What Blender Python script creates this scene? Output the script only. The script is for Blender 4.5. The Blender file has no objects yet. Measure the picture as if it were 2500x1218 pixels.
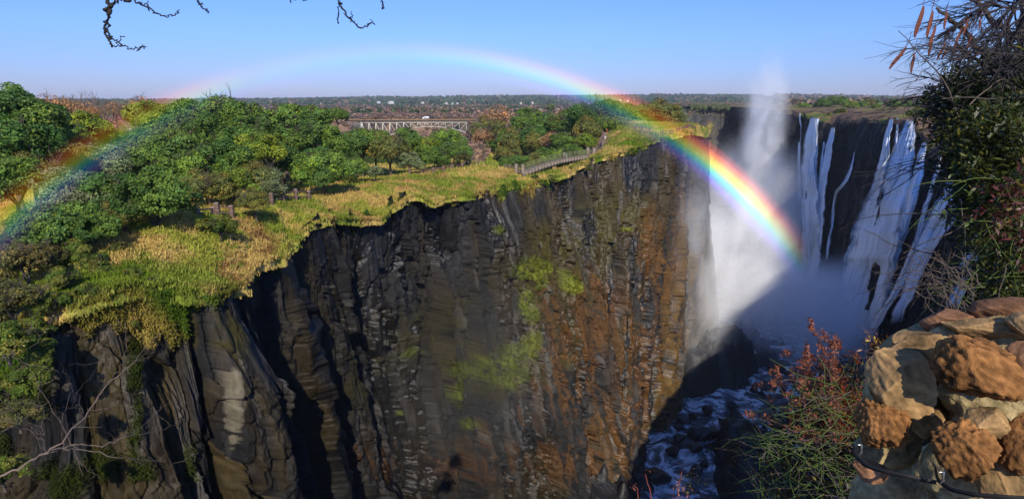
import bpy, math, random
import numpy as np
from mathutils import Vector, Matrix
from math import sin, cos, atan, pi, hypot, radians
C = bpy.context.scene.collection
scene = bpy.context.scene
# ---------------------------------------------------------------- camera, sky, sun, exposure
FPX = 1350.0; TILT = atan(366/FPX); cT, sT = cos(TILT), sin(TILT)
cd = bpy.data.cameras.new('camera'); cam = bpy.data.objects.new('camera', cd); C.objects.link(cam)
cam.location = (0, 0, 0); cam.rotation_euler = (pi/2-TILT, 0, 0)
cd.sensor_width = 36; cd.lens = 36*FPX/2500; cd.clip_start = .1; cd.clip_end = 60000
scene.camera = cam
SUN_EL = radians(37); SUN_AZ = radians(170)       # the sun stands behind the camera, to the right; azimuth clockwise from +Y
SDIR = Vector((sin(SUN_AZ)*cos(SUN_EL), cos(SUN_AZ)*cos(SUN_EL), sin(SUN_EL)))
world = bpy.data.worlds.new('World'); scene.world = world; world.use_nodes = True
wn = world.node_tree.nodes; wl = world.node_tree.links; wn.clear()
sky = wn.new('ShaderNodeTexSky'); sky.sky_type = 'NISHITA'; sky.sun_disc = False
sky.sun_elevation = SUN_EL; sky.sun_rotation = SUN_AZ; sky.altitude = 900
sky.air_density = 1.0; sky.dust_density = 0.3; sky.ozone_density = 4.0
bg = wn.new('ShaderNodeBackground'); bg.inputs['Strength'].default_value = 0.15
mixc = wn.new('ShaderNodeMix'); mixc.data_type = 'RGBA'; mixc.blend_type = 'MULTIPLY'; mixc.inputs[0].default_value = 1
mixc.inputs[7].default_value = (0.86, 0.80, 1.28, 1)
wo = wn.new('ShaderNodeOutputWorld')
gco = wn.new('ShaderNodeTexCoord'); gse = wn.new('ShaderNodeSeparateXYZ'); gcr = wn.new('ShaderNodeValToRGB'); wl.new(gco.outputs['Generated'], gse.inputs[0]); wl.new(gse.outputs[2], gcr.inputs[0])
gcr.color_ramp.elements[0].position = 0.0; gcr.color_ramp.elements[0].color = (.37, .38, .68, 1); gcr.color_ramp.elements[1].position = .30; gcr.color_ramp.elements[1].color = (.62, .84, 1.35, 1)
ge1 = gcr.color_ramp.elements.new(.10); ge1.color = (.49, .61, .95, 1)
wl.new(gcr.outputs[0], mixc.inputs[7]); wl.new(sky.outputs[0], mixc.inputs[6]); wl.new(mixc.outputs[2], bg.inputs[0]); wl.new(bg.outputs[0], wo.inputs[0])
sl = bpy.data.lights.new('sun', 'SUN'); sl.energy = 4.6; sl.angle = radians(.5); sl.color = (1, .93, .80)
so = bpy.data.objects.new('sun', sl); C.objects.link(so); so.rotation_euler = SDIR.to_track_quat('Z', 'Y').to_euler()
scene.view_settings.view_transform = 'Standard'; scene.view_settings.look = 'None'
scene.view_settings.exposure = 0.0; scene.view_settings.gamma = 1.0
cy = scene.cycles
scene.render.engine = 'CYCLES'
cy.max_bounces = 5; cy.diffuse_bounces = 2; cy.glossy_bounces = 2; cy.transmission_bounces = 2; cy.volume_bounces = 3; cy.transparent_max_bounces = 24
cy.use_denoising = True; cy.denoiser = 'OPENIMAGEDENOISE'
cy.volume_step_rate = 1.0; cy.volume_max_steps = 256
cy.sample_clamp_indirect = 4

# ---------------------------------------------------------------- numbers: rays, noise
def ray(px, py):
    x = px-1250; y = 609-py; fw = FPX*cT+y*sT; up = -FPX*sT+y*cT; h = np.hypot(x, fw)
    return np.array([x/h, fw/h, up/h])
def P(px, py, d): return ray(px, py)*d                      # the point at horizontal distance d
def Pz(px, py, z): r = ray(px, py); return r*(z/r[2])
def proj(p):
    p = np.asarray(p, float); dep = p[..., 1]*cT-p[..., 2]*sT; y = p[..., 1]*sT+p[..., 2]*cT
    return 1250+FPX*p[..., 0]/dep, 609-FPX*y/dep, dep
def _h(ix, iy, seed):
    n = (ix.astype(np.int64)*374761393+iy.astype(np.int64)*668265263+seed*1442695041) & 0xffffffff
    n = ((n ^ (n >> 13))*1274126177) & 0xffffffff
    n = ((n ^ (n >> 16))*2246822519) & 0xffffffff
    return ((n ^ (n >> 15)) & 0xffffff)/float(0xffffff)
def vn(x, y, seed=0):
    x, y = np.broadcast_arrays(np.asarray(x, float), np.asarray(y, float))
    ix = np.floor(x); iy = np.floor(y); fx = x-ix; fy = y-iy
    fx = fx*fx*(3-2*fx); fy = fy*fy*(3-2*fy)
    a = _h(ix, iy, seed); b = _h(ix+1, iy, seed); c = _h(ix, iy+1, seed); d = _h(ix+1, iy+1, seed)
    return (a*(1-fx)+b*fx)*(1-fy)+(c*(1-fx)+d*fx)*fy
def fbm(x, y, seed=0, o=4, g=.5):
    s = 0; a = 1; t = 0
    for k in range(o):
        s = s+a*vn(np.asarray(x)*2**k+k*17.3, np.asarray(y)*2**k+k*9.1, seed+k); t += a; a *= g
    return s/t                                              # 0..1
def cells(x, y, seed=0, jit=.9):
    ix = np.floor(x); iy = np.floor(y); f1 = np.full(x.shape, 9.); f2 = f1.copy()
    r = [np.zeros(x.shape) for _ in range(4)]
    for dx in (-1, 0, 1):
        for dy in (-1, 0, 1):
            cx = ix+dx; cy_ = iy+dy
            jx = cx+.5+jit*(_h(cx, cy_, seed)-.5); jy = cy_+.5+jit*(_h(cx, cy_, seed+1)-.5)
            d = np.maximum(abs(x-jx), abs(y-jy))*.6+np.hypot(x-jx, y-jy)*.4
            m = d < f1
            f2 = np.where(m, f1, np.minimum(f2, d)); f1 = np.where(m, d, f1)
            for q, v in enumerate((_h(cx, cy_, seed+2), _h(cx, cy_, seed+3), x-jx, y-jy)): r[q] = np.where(m, v, r[q])
    return r[0], r[1], r[2], r[3], f2-f1
def sm(a, b, x): t = np.clip((x-a)/(b-a), 0, 1); return t*t*(3-2*t)
def lerp(a, b, t): return a+(b-a)*t
def mixa(c, col, m): return c*(1-m[..., None])+np.array(col)*m[..., None]
def blob(px, py, L):                                        # soft union of ellipses (cx,cy,rx,ry[,angle]) in the photo's pixels: where a patch grows on the rock
    m = np.zeros(px.shape)
    for b in L:
        cx, cy_, rx, ry = b[:4]; a = radians(b[4]) if len(b) > 4 else 0
        dx = px-cx; dy = py-cy_; u = dx*cos(a)+dy*sin(a); v = -dx*sin(a)+dy*cos(a)
        m = np.maximum(m, 1-np.hypot(u/rx, v/ry))
    return np.clip(m*2, 0, 1)

# ---------------------------------------------------------------- blender helpers
def mesh_obj(name, V, Fc, mat, parent=None, attrs=None, smooth=False, loc=None):
    V = np.asarray(V, np.float32).reshape(-1, 3); Fc = np.asarray(Fc, np.int32)
    me = bpy.data.meshes.new(name)
    me.vertices.add(len(V)); me.vertices.foreach_set('co', V.ravel())
    if Fc.shape[1] == 4:
        tri = Fc[:, 2] == Fc[:, 3]; nl = np.where(tri, 3, 4); keep = np.ones(Fc.shape, bool); keep[:, 3] = ~tri; idx = Fc[keep]
    else: nl = np.full(len(Fc), Fc.shape[1]); idx = Fc.ravel()
    st_ = np.concatenate([[0], np.cumsum(nl)[:-1]]).astype(np.int32)
    me.loops.add(len(idx)); me.loops.foreach_set('vertex_index', idx.astype(np.int32))
    me.polygons.add(len(Fc)); me.polygons.foreach_set('loop_start', st_)
    if attrs:
        for an, av in attrs.items():
            av = np.asarray(av, np.float32)
            if av.ndim == 2:
                if av.shape[1] == 3: av = np.hstack([av, np.ones((len(av), 1), np.float32)])
                at = me.attributes.new(an, 'FLOAT_COLOR', 'POINT'); at.data.foreach_set('color', av.ravel())
            else:
                at = me.attributes.new(an, 'FLOAT', 'POINT'); at.data.foreach_set('value', av.ravel())
    me.update(calc_edges=True); me.validate()
    if smooth: me.polygons.foreach_set('use_smooth', [True]*len(me.polygons))
    if mat: me.materials.append(mat)
    o = bpy.data.objects.new(name, me); C.objects.link(o)
    if parent: o.parent = parent
    if loc is not None: o.location = loc
    return o
def grid_faces(nr, nc):
    i = np.arange(nr-1)[:, None]*nc+np.arange(nc-1)[None, :]
    return np.stack([i, i+1, i+nc+1, i+nc], -1).reshape(-1, 4)
def tag(o, label=None, cat=None, group=None, kind=None):
    if label: o['label'] = label
    if cat: o['category'] = cat
    if group: o['group'] = group
    if kind: o['kind'] = kind
    return o
def empty(name, loc=(0, 0, 0), rz=0, s=1):
    o = bpy.data.objects.new(name, None); C.objects.link(o); o.location = loc; o.rotation_euler = (0, 0, rz); o.scale = (s, s, s); o.empty_display_size = .2
    return o
def copy_tree(o, parent=None):
    c = o.copy(); C.objects.link(c); c.parent = parent
    for ch in list(o.children): copy_tree(ch, c)
    return c
class MB:                                                   # collects shapes for one mesh
    def __init__(s): s.V = []; s.F = []; s.n = 0
    def add(s, V, Fc):
        V = np.asarray(V, float).reshape(-1, 3); Fc = np.asarray(Fc, int)
        if Fc.shape[1] == 3: Fc = np.hstack([Fc, Fc[:, 2:3]])
        s.V.append(V); s.F.append(Fc+s.n); s.n += len(V)
    def tube(s, pts, rad, k=5):
        pts = np.asarray(pts, float); n = len(pts); rad = np.broadcast_to(np.asarray(rad, float), (n,))
        tg = np.gradient(pts, axis=0); tg /= np.linalg.norm(tg, axis=1)[:, None]+1e-9
        ref = np.array([0.3, .2, .93]); ref = np.where(abs(tg@ref)[:, None] > .95, np.array([1., 0, 0]), ref)
        a = np.cross(tg, ref); a /= np.linalg.norm(a, axis=1)[:, None]+1e-9; b = np.cross(tg, a)
        th = np.arange(k)*2*pi/k
        V = pts[:, None]+rad[:, None, None]*(a[:, None]*np.cos(th)[None, :, None]+b[:, None]*np.sin(th)[None, :, None])
        i = np.arange(n-1)[:, None]*k; j = np.arange(k)[None]; j2 = (j+1) % k
        Fc = np.stack([i+j, i+j2, i+k+j2, i+k+j], -1).reshape(-1, 4)
        s.add(V, Fc)
    def box(s, c, size, rz=0, M=None):
        v = np.array([(x, y, z) for x in (-.5, .5) for y in (-.5, .5) for z in (-.5, .5)])*np.array(size)
        if M is not None: v = v@np.asarray(M).T
        elif rz: v = v@np.array([[cos(rz), sin(rz), 0], [-sin(rz), cos(rz), 0], [0, 0, 1]])
        s.add(v+np.array(c), [(0, 1, 3, 2), (4, 6, 7, 5), (0, 4, 5, 1), (2, 3, 7, 6), (0, 2, 6, 4), (1, 5, 7, 3)])
    def bar(s, a, b, w, h=None):
        a = np.array(a, float); b = np.array(b, float); h = h or w; t = b-a; L = np.linalg.norm(t); t /= L
        r = np.array([0, 0, 1.]) if abs(t[2]) < .95 else np.array([1., 0, 0]); x = np.cross(t, r); x /= np.linalg.norm(x); y = np.cross(x, t)
        s.box((a+b)/2, (w, L, h), M=np.stack([x, t, y], 1))
    def quads(s, c, ax, ay):                                # leaf: a folded diamond per centre
        n = len(c); V = np.stack([c-ay, c+ax, c+ay, c-ax], 1).reshape(-1, 3)
        s.add(V, np.arange(4*n).reshape(n, 4))
    def build(s, name, mat, parent=None, smooth=False, col=None, loc=None):
        V = np.vstack(s.V); Fc = np.vstack(s.F)
        return mesh_obj(name, V, Fc, mat, parent, {'Col': col} if col is not None else None, smooth, loc)
def ico(sub=1):
    t = (1+5**.5)/2
    V = [(-1, t, 0), (1, t, 0), (-1, -t, 0), (1, -t, 0), (0, -1, t), (0, 1, t), (0, -1, -t), (0, 1, -t), (t, 0, -1), (t, 0, 1), (-t, 0, -1), (-t, 0, 1)]
    V = [np.array(v)/np.linalg.norm(v) for v in V]
    Fc = [(0, 11, 5), (0, 5, 1), (0, 1, 7), (0, 7, 10), (0, 10, 11), (1, 5, 9), (5, 11, 4), (11, 10, 2), (10, 7, 6), (7, 1, 8), (3, 9, 4), (3, 4, 2), (3, 2, 6), (3, 6, 8), (3, 8, 9), (4, 9, 5), (2, 4, 11), (6, 2, 10), (8, 6, 7), (9, 8, 1)]
    for _ in range(sub):
        c = {}; G = []
        def mid(a, b):
            k = (min(a, b), max(a, b))
            if k not in c: m = V[a]+V[b]; V.append(m/np.linalg.norm(m)); c[k] = len(V)-1
            return c[k]
        for a, b, d in Fc:
            x, y, z = mid(a, b), mid(b, d), mid(d, a); G += [(a, x, z), (b, y, x), (d, z, y), (x, y, z)]
        Fc = G
    return np.array(V), np.array(Fc)
def n3(V, f, seed): return (fbm(V[:, 0]*f+V[:, 2]*f*.7, V[:, 1]*f-V[:, 2]*f*.6, seed, 3)-.5)*2

# ---------------------------------------------------------------- materials
def mat(name, col=(.5, .5, .5), rough=.8, attr=False, noise=0, nscale=5, bump=0, bscale=20, spec=.3, metal=0, trans=0, rattr=False, stretch=None):
    m = bpy.data.materials.new(name); m.use_nodes = True; nt = m.node_tree; N = nt.nodes; L = nt.links
    b = N['Principled BSDF']; b.inputs['Roughness'].default_value = rough; b.inputs['Specular IOR Level'].default_value = spec; b.inputs['Metallic'].default_value = metal
    src = None
    if attr: a = N.new('ShaderNodeAttribute'); a.attribute_name = 'Col'; src = a.outputs['Color']
    tc = N.new('ShaderNodeTexCoord'); vec = tc.outputs['Object']
    if stretch:
        mp = N.new('ShaderNodeMapping'); mp.inputs['Scale'].default_value = stretch; L.new(vec, mp.inputs[0]); vec = mp.outputs[0]
    if noise:
        nz = N.new('ShaderNodeTexNoise'); nz.inputs['Scale'].default_value = nscale; nz.inputs['Detail'].default_value = 6; nz.inputs['Roughness'].default_value = .65; L.new(vec, nz.inputs['Vector'])
        mr = N.new('ShaderNodeMapRange'); mr.inputs[1].default_value = .3; mr.inputs[2].default_value = .7; mr.inputs[3].default_value = 1-noise; mr.inputs[4].default_value = 1+noise; L.new(nz.outputs[0], mr.inputs[0])
        mx = N.new('ShaderNodeMix'); mx.data_type = 'RGBA'; mx.blend_type = 'MULTIPLY'; mx.inputs[0].default_value = 1
        if src: L.new(src, mx.inputs[6])
        else: mx.inputs[6].default_value = (*col, 1)
        L.new(mr.outputs[0], mx.inputs[7]); src = mx.outputs[2]
    if src: L.new(src, b.inputs['Base Color'])
    else: b.inputs['Base Color'].default_value = (*col, 1)
    if rattr: a = N.new('ShaderNodeAttribute'); a.attribute_name = 'Rgh'; L.new(a.outputs['Fac'], b.inputs['Roughness'])
    if bump:
        nz = N.new('ShaderNodeTexNoise'); nz.inputs['Scale'].default_value = bscale; nz.inputs['Detail'].default_value = 5; L.new(vec, nz.inputs['Vector'])
        bp = N.new('ShaderNodeBump'); bp.inputs['Strength'].default_value = 1; bp.inputs['Distance'].default_value = bump; L.new(nz.outputs[0], bp.inputs['Height']); L.new(bp.outputs[0], b.inputs['Normal'])
    if trans:
        tr = N.new('ShaderNodeBsdfTranslucent'); ms = N.new('ShaderNodeMixShader'); ms.inputs[0].default_value = trans
        if src: L.new(src, tr.inputs[0])
        else: tr.inputs[0].default_value = (*col, 1)
        L.new(b.outputs[0], ms.inputs[1]); L.new(tr.outputs[0], ms.inputs[2]); L.new(ms.outputs[0], N['Material Output'].inputs['Surface'])
    return m
M_rock = mat('basalt', attr=True, rattr=True, noise=.35, nscale=1.3, bump=.25, bscale=1.6, spec=.35, stretch=(1, 1, .35))
M_ground = mat('grassy ground', attr=True, noise=.3, nscale=.9, bump=.3, bscale=1.2, rough=.95, spec=.05)
M_leaf = mat('leaves', attr=True, rough=.55, spec=.25, trans=.25)
M_grass = mat('grass blades', attr=True, rough=.8, spec=.1, trans=.3)
M_bark = mat('bark', col=(.11, .085, .065), rough=.9, noise=.4, nscale=3, spec=.1)
# ---------------------------------------------------------------- the terrain
FLOOR = -108.0
def resample(K, n, col=0):
    K = np.asarray(K, float); t = np.linspace(K[0, col], K[-1, col], n)
    return np.stack([np.interp(t, K[:, col], K[:, j]) for j in range(K.shape[1])], 1)
# cliff edge of the left plateau: px, py, distance, lean of the wall (m)
EK = np.array([(-700,900,74,6),(-400,850,62,7),(-150,815,54,8),(60,775,49.5,8),(180,742,48.5,9),(250,715,49,9),(300,702,50,9),(420,700,52,9),(436,716,51,9),(480,712,52,10),(600,688,57,10),(612,650,61,12),(650,632,64,13),(690,632,67,12),(696,606,72,14),(712,580,76,14),(760,545,80,14),(800,538,84,15),(850,532,90,15),(880,540,93,15),(930,532,98,15),(975,500,104,15),(1000,476,108,15),(1025,478,110,15),(1050,498,112,15),(1085,485,117,15),(1135,478,121,16),(1165,480,124,17),(1185,462,128,17),(1230,455,133,18),(1270,448,137,19),(1310,446,141,20),(1390,424,152,24),(1425,400,158,26),(1450,388,163,29),(1500,376,169,32),(1560,362,176,32),(1590,345,183,31),(1645,334,198,25),(1690,322,222,14),(1722,332,250,6),(1731,326,285,4),(1733,322,330,3)], float)
NS = 1500
EKr = resample(EK, NS)
Epx = EKr[:, 0]
E3 = np.stack([P(a, b, c) for a, b, c, _ in EKr])
dE = np.gradient(E3[:, :2], axis=0)
ker = np.hanning(121); ker /= ker.sum()
dS = np.stack([np.convolve(np.pad(dE[:, j], 60, 'edge'), ker, 'valid') for j in (0, 1)], 1)
nE = np.stack([dS[:, 1], -dS[:, 0]], 1); nE /= np.linalg.norm(nE, axis=1)[:, None]       # points out over the gorge
sE = np.concatenate([[0], np.cumsum(np.linalg.norm(np.diff(E3[:, :2], axis=0), axis=1))])

# heights of the plateau: a thin-plate surface through points read off the photo
CK = [(0,560,75),(-200,560,65),(100,650,60),(60,700,50),(300,600,62),(450,570,65),(560,535,68),(640,600,69),(660,500,86),(700,492,89),(760,484,94),(700,560,78),(800,500,98),(900,450,122),(960,470,112),(1000,440,132),(1050,420,150),(1150,402,165),(1250,415,150),(1320,440,146),(1420,392,168),(1450,372,172),(1480,330,195),(1550,335,190),(1600,322,205),(1660,315,215),(1700,305,235),(1560,312,215),(1500,300,225)]
GK = [P(*c) for c in CK]
for x, y, z in [tuple(P(1215,380,195)[:2])+(-34,), tuple(P(1300,380,185)[:2])+(-38,), tuple(P(1380,380,195)[:2])+(-36,), tuple(P(1300,380,225)[:2])+(-36,), tuple(P(1390,380,225)[:2])+(-30,), (-90,60,-16),(-120,120,-15),(-80,100,-18),(-50,100,-18),(-90,160,-16),(-160,200,-13),(-60,150,-19),(-30,150,-20),(-100,250,-17),(0,260,-22),(40,240,-19),(80,260,-14),(100,330,-16),(-200,300,-16),(-60,330,-22),(60,330,-20),(-120,30,-16)]: GK.append(np.array((x, y, z), float))
for k in range(0, NS, 30): GK.append(E3[k])
GK = np.array(GK)
def _tp(r): return r*r*np.log(r+1e-6)
_A = _tp(np.linalg.norm(GK[:, None, :2]-GK[None, :, :2], axis=2))+np.eye(len(GK))*20
_B = np.hstack([np.ones((len(GK), 1)), GK[:, :2]])
_S = np.linalg.solve(np.block([[_A, _B], [_B.T, np.zeros((3, 3))]]), np.concatenate([GK[:, 2], np.zeros(3)]))
def ground_z(x, y):
    x = np.asarray(x, float); y = np.asarray(y, float)
    sh = x.shape; xf = x.ravel(); yf = y.ravel(); out = np.empty(xf.shape)
    for i in range(0, len(xf), 20000):
        r = np.hypot(xf[i:i+20000, None]-GK[None, :, 0], yf[i:i+20000, None]-GK[None, :, 1])
        out[i:i+20000] = _tp(r)@_S[:-3]+_S[-3]+_S[-2]*xf[i:i+20000]+_S[-1]*yf[i:i+20000]
    return np.clip(out, -60, -8).reshape(sh)

# ---- the left cliff wall
NT = 560
tt = np.linspace(0, 1, NT)**1.25
S, T = np.meshgrid(sE, tt, indexing='ij')
px0 = np.broadcast_to(Epx[:, None], S.shape)
ztop = np.convolve(np.pad(E3[:, 2], 8, 'edge'), np.ones(17)/17, 'valid')
D = T*(ztop[:, None]-FLOOR)                                   # depth below the edge, metres
lean = EKr[:, 3][:, None]*(.25*T+.75*T**1.6)
wu = S+1.3*(fbm(S/9, D/40, 5)-.5)*2+.5*(fbm(S/1.5, D/2.5, 6)-.5)+.02*D; wv = D+9*(fbm(S/11, D/16, 9)-.5)*2+3*(fbm(S/3, D/5, 15)-.5)*2
near = 1-sm(55, 110, np.hypot(E3[:, 0], E3[:, 1]))[:, None]    # the near wall is smooth slabs, the far one rubbly
a0, b0, x0, y0, e0 = cells(wu/15, wv/70, 11)
a1, b1, x1, y1, e1 = cells(wu/5.2, wv/26+a0*3, 21)
a2, b2, x2, y2, e2 = cells(wu/2.1, wv/8+a1*5, 31)
a3, b3, x3, y3, e3 = cells(wu/.9, wv/2.6+a2*3, 41)
rub = sm(.42, .62, fbm(S/26, D/22, 77, 3)+.25*sm(20, 60, D)-.12)*(1-.6*near)   # rubble bands
disp = 3.2*(a0-.5)*2*(1-.5*near)+1.4*x0*(b0-.5)*2
disp += 1.9*(a1-.5)*2+.7*x1*(b1-.5)*2-.9*sm(.06, 0, e1)
a6, b6, x6, y6, e6 = cells(wu/1.7+a1, wv/9+b1*3, 63); a7, b7, x7, y7, e7 = cells(wu/.8+a6*2, wv/2.4+b6, 67); disp += near*(1.0*(a6-.5)*2+.9*x6*(b6-.5)-.45*sm(.05, 0, e6)+.28*(a7-.5)*2+.3*y7*(b7-.5)-.15*sm(.06, 0, e7))
disp += (.55*(a2-.5)*2+.7*x2*(b2-.5)*2+.4*y2*(a2-.5)-.35*sm(.12, 0, e2))*(1-.35*near)
disp += (.22*(a3-.5)*2+.3*y3*(b3-.5))*(.35+.9*rub)
disp += 1.1*(fbm(S/3.5, D/3.5, 61, 5)-.5)*(.4+1.2*rub)
disp += 2.5*rub*(fbm(S/10, D/12, 66)-.3)
blk = np.clip((1-near)*.75+.25+.4*(fbm(S/18, D/18, 88)-.5), 0, 1)       # blocky jointing
a4, b4, x4, y4, e4 = cells(wu/1.9+.3*a1, wv/6.0+b1, 51); a5, b5, x5, y5, e5 = cells(wu/.8+a4, wv/2.1+b4, 57)
disp += blk*(.85*(a4-.5)*2+1.5*x4*(b4-.5)*2+.45*y4*(a4-.5)-.5*sm(.09, 0, e4))+blk*(.32*(a5-.5)*2+.5*x5*(b5-.5)*2+.15*y5*(a5-.5)-.2*sm(.1, 0, e5))
# big forms: deep clefts and buttresses where the photo has them (edge px -> metres in or out)
env = sm(0, 14, D)
form = np.interp(Epx, [-700, 120, 200, 300, 420, 445, 470, 560, 596, 625, 672, 690, 712, 760, 850, 880, 905, 940, 960, 1040, 1060, 1100, 1160, 1190, 1300, 1500, 1650, 1733],
                 [0, 0, 1, .5, 1.5, -1.5, 2, 2.5, 2, -3.5, -1, 1.0, -3, -1, .5, -2, 0, 0, 1.5, 1.5, -1.5, -1, -.5, 1.5, 1, 1, .5, 0])[:, None]
disp = disp*(.35+.65*env)+form*(.3+.7*env)
disp *= np.interp(Epx, [-700, 1660, 1720, 1733], [1, 1, .45, .3])[:, None]
FKp = resample([(1380,1330,1330),(1450,1400,1290),(1500,1470,1225),(1560,1530,1150),(1590,1565,1110),(1645,1600,1060),(1690,1640,985),(1722,1700,890),(1731,1742,830),(1733,1765,790)], 300)
fxy = np.array([Pz(a, b, FLOOR)[:2] for _, a, b in FKp]); fe = np.stack([np.interp(Epx, FKp[:, 0], fxy[:, j]) for j in (0, 1)], 1)-E3[:, :2]
wf = sm(1400, 1500, Epx)[:, None]; lv = nE*EKr[:, 3:4]*(1-wf)+fe*wf
base = E3[:, None, :2]+lv[:, None, :]*(.25*T+.75*T**1.6)[..., None]+nE[:, None, :]*(disp-.5)[..., None]
jag = (fbm(sE/2.2, sE*0, 201, 3)-.45)*2.6*np.interp(Epx, [-700, 600, 700, 760, 1250, 1300, 1733], [.3, .3, 1, 1.5, 1.5, .8, .4])
jag += 1.2*(cells(sE[:, None]/2.0, sE[:, None]*0, 31)[0][:, 0]-.5)*np.interp(Epx, [-700, 690, 720, 1300, 1733], [.2, .2, 1.4, 1.2, .5])
Z = ztop[:, None]+jag[:, None]*(1-T)**6-D
WV = np.dstack([base, Z])
wpx, wpy, _ = proj(WV)
# where the rock carries grass, moss, rust and pale seepage
hang = (fbm(sE/3, sE*0, 301, 4)*6-1.2)*np.interp(Epx, [-700, 60, 200, 300, 430, 470, 590, 640, 700, 1180, 1210, 1300, 1400, 1560, 1640, 1733], [6, 4, 3.2, 3.6, 3.4, .6, .4, .6, .12, .12, .8, 1, .5, .3, .1, .1])
n1 = fbm(S/4, D/9, 401, 5); n2_ = fbm(S/1.6, D/5, 411, 5); n4 = fbm(S/1.2, D/26, 421, 4); n5 = fbm(S/12, D/18, 431, 3); n6 = fbm(S/.7, D/.9, 441, 4)
Gm = sm(-.6, .5, (hang[:, None]-D)+(n2_-.5)*3+(n6-.5)*2)
col = np.zeros(WV.shape); v = .010+.045*n1**2+.03*(a2-.5)**2
col[...] = v[..., None]*np.array([1, .97, .93])*.85
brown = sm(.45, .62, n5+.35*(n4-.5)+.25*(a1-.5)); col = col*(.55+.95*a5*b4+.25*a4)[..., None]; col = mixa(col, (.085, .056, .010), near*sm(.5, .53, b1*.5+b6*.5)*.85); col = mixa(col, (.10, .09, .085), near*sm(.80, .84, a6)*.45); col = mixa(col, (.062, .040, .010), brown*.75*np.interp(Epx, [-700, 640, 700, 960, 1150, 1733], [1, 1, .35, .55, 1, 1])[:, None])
olive = blob(wpx, wpy, [(350,800,90,60),(250,780,60,40),(460,820,30,120),(1350,640,190,130,-20),(1180,900,160,120,0),(1500,560,150,120),(880,900,130,120,-30),(1000,820,110,80,-20),(560,800,60,160),(410,830,40,220),(1330,850,110,120),(1120,760,80,60,-20)])*sm(.40, .58, n1+.3*(n6-.5))
col = mixa(col, (.070, .056, .008), olive*.9)
rust = blob(wpx, wpy, [(1640,800,60,420,4),(1480,1080,90,160),(1390,900,100,180),(1560,900,80,260),(1290,1000,50,200),(1590,600,60,120),(1180,1100,60,100),(880,1130,120,80),(1330,790,50,140),(1450,760,90,140),(1250,1130,300,80)])
rust *= sm(.5, .62, n4*.7+n6*.3+.08*rust)
col = mixa(col, (.14, .058, .010), rust*.75)
ochre = blob(wpx, wpy, [(1660,860,55,380,5),(1690,700,50,300,0)])*sm(.36, .55, n4*.8+n6*.2); col = mixa(col, (.17, .10, .025), ochre*.7)
pale = sm(.60, .70, fbm(S/.8, D/14, 451, 4)+.1*(a1-.5))*sm(.45, .6, fbm(S/8, D/20, 461)); col = mixa(col, (.17, .155, .14), pale*.6)
scar = blob(wpx, wpy, [(572,990,30,120,3),(695,650,10,30,10),(1505,640,0.1,.1)])*sm(.3, .6, n2_+.2*(n6-.5)); col = mixa(col, (.30, .25, .16), sm(.4, .5, scar*.6+.5*n6)*(scar > .05)*.75)
greyslab = blob(wpx, wpy, [(270,820,100,110),(905,640,45,140,0),(1100,590,60,110,0),(1130,520,30,30)])*sm(.35, .5, n1); col = mixa(col, (.085, .085, .09), greyslab*.7)
vine = blob(wpx, wpy, [(30,900,120,150),(0,1080,60,160),(325,960,22,260,0),(345,1170,40,70),(250,1130,60,50),(440,770,25,40),(470,1130,40,60),(150,1170,80,60)])*sm(.40, .56, fbm(S/1.2, D/2.5, 471, 4))
col = mixa(col, (.055, .075, .01), vine)
lime = blob(wpx, wpy, [(1130,905,50,28,10),(1195,905,60,50,10),(1250,915,55,50,-30),(1290,850,34,60,30),(1240,870,50,35,-30),(1285,740,28,50),(1300,770,22,30),(1320,690,20,25),(1390,690,28,40,-40),(1410,700,18,20),(1140,1035,22,20),(1340,655,12,14),(1310,650,12,10),(1120,960,14,50),(1000,860,30,12,-35),(1080,1010,0.1,1),(975,1010,12,14),(1300,660,60,40),(1220,560,14,16),(1530,560,20,8)])
lime *= sm(.46, .53, .55*fbm(S/2.2, D/2.2, 481, 5)+.45*fbm(S/.45, D/.5, 485, 3)+.10*lime)
col = mixa(col, (.19, .22, .015), lime*.9)
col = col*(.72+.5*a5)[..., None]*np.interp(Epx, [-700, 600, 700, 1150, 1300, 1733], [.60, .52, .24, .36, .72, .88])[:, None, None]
gcol = np.zeros(col.shape)+np.array((.16, .15, .02)); gcol = mixa(gcol, (.30, .22, .045), sm(.38, .55, n5+.3*(n2_-.5))); gcol = mixa(gcol, (.07, .12, .01), sm(.5, .65, n1))
col = col*(1-Gm[..., None])+gcol*Gm[..., None]
plant = np.clip(Gm+lime+vine+olive*.5, 0, 1)
wet = sm(.45, .6, fbm(S/5, D/40, 491, 3)+.18*greyslab)*(1-near*.4)
rgh = np.clip(.80-.40*wet+.3*plant, .34, .95)
WV[..., :2] += nE[:, None, :]*(plant*.35*(n6))[..., None]
flip = grid_faces(NS, NT)[:, ::-1]
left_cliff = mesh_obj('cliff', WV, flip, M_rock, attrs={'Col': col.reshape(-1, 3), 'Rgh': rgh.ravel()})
tag(left_cliff, kind='structure')

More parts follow.
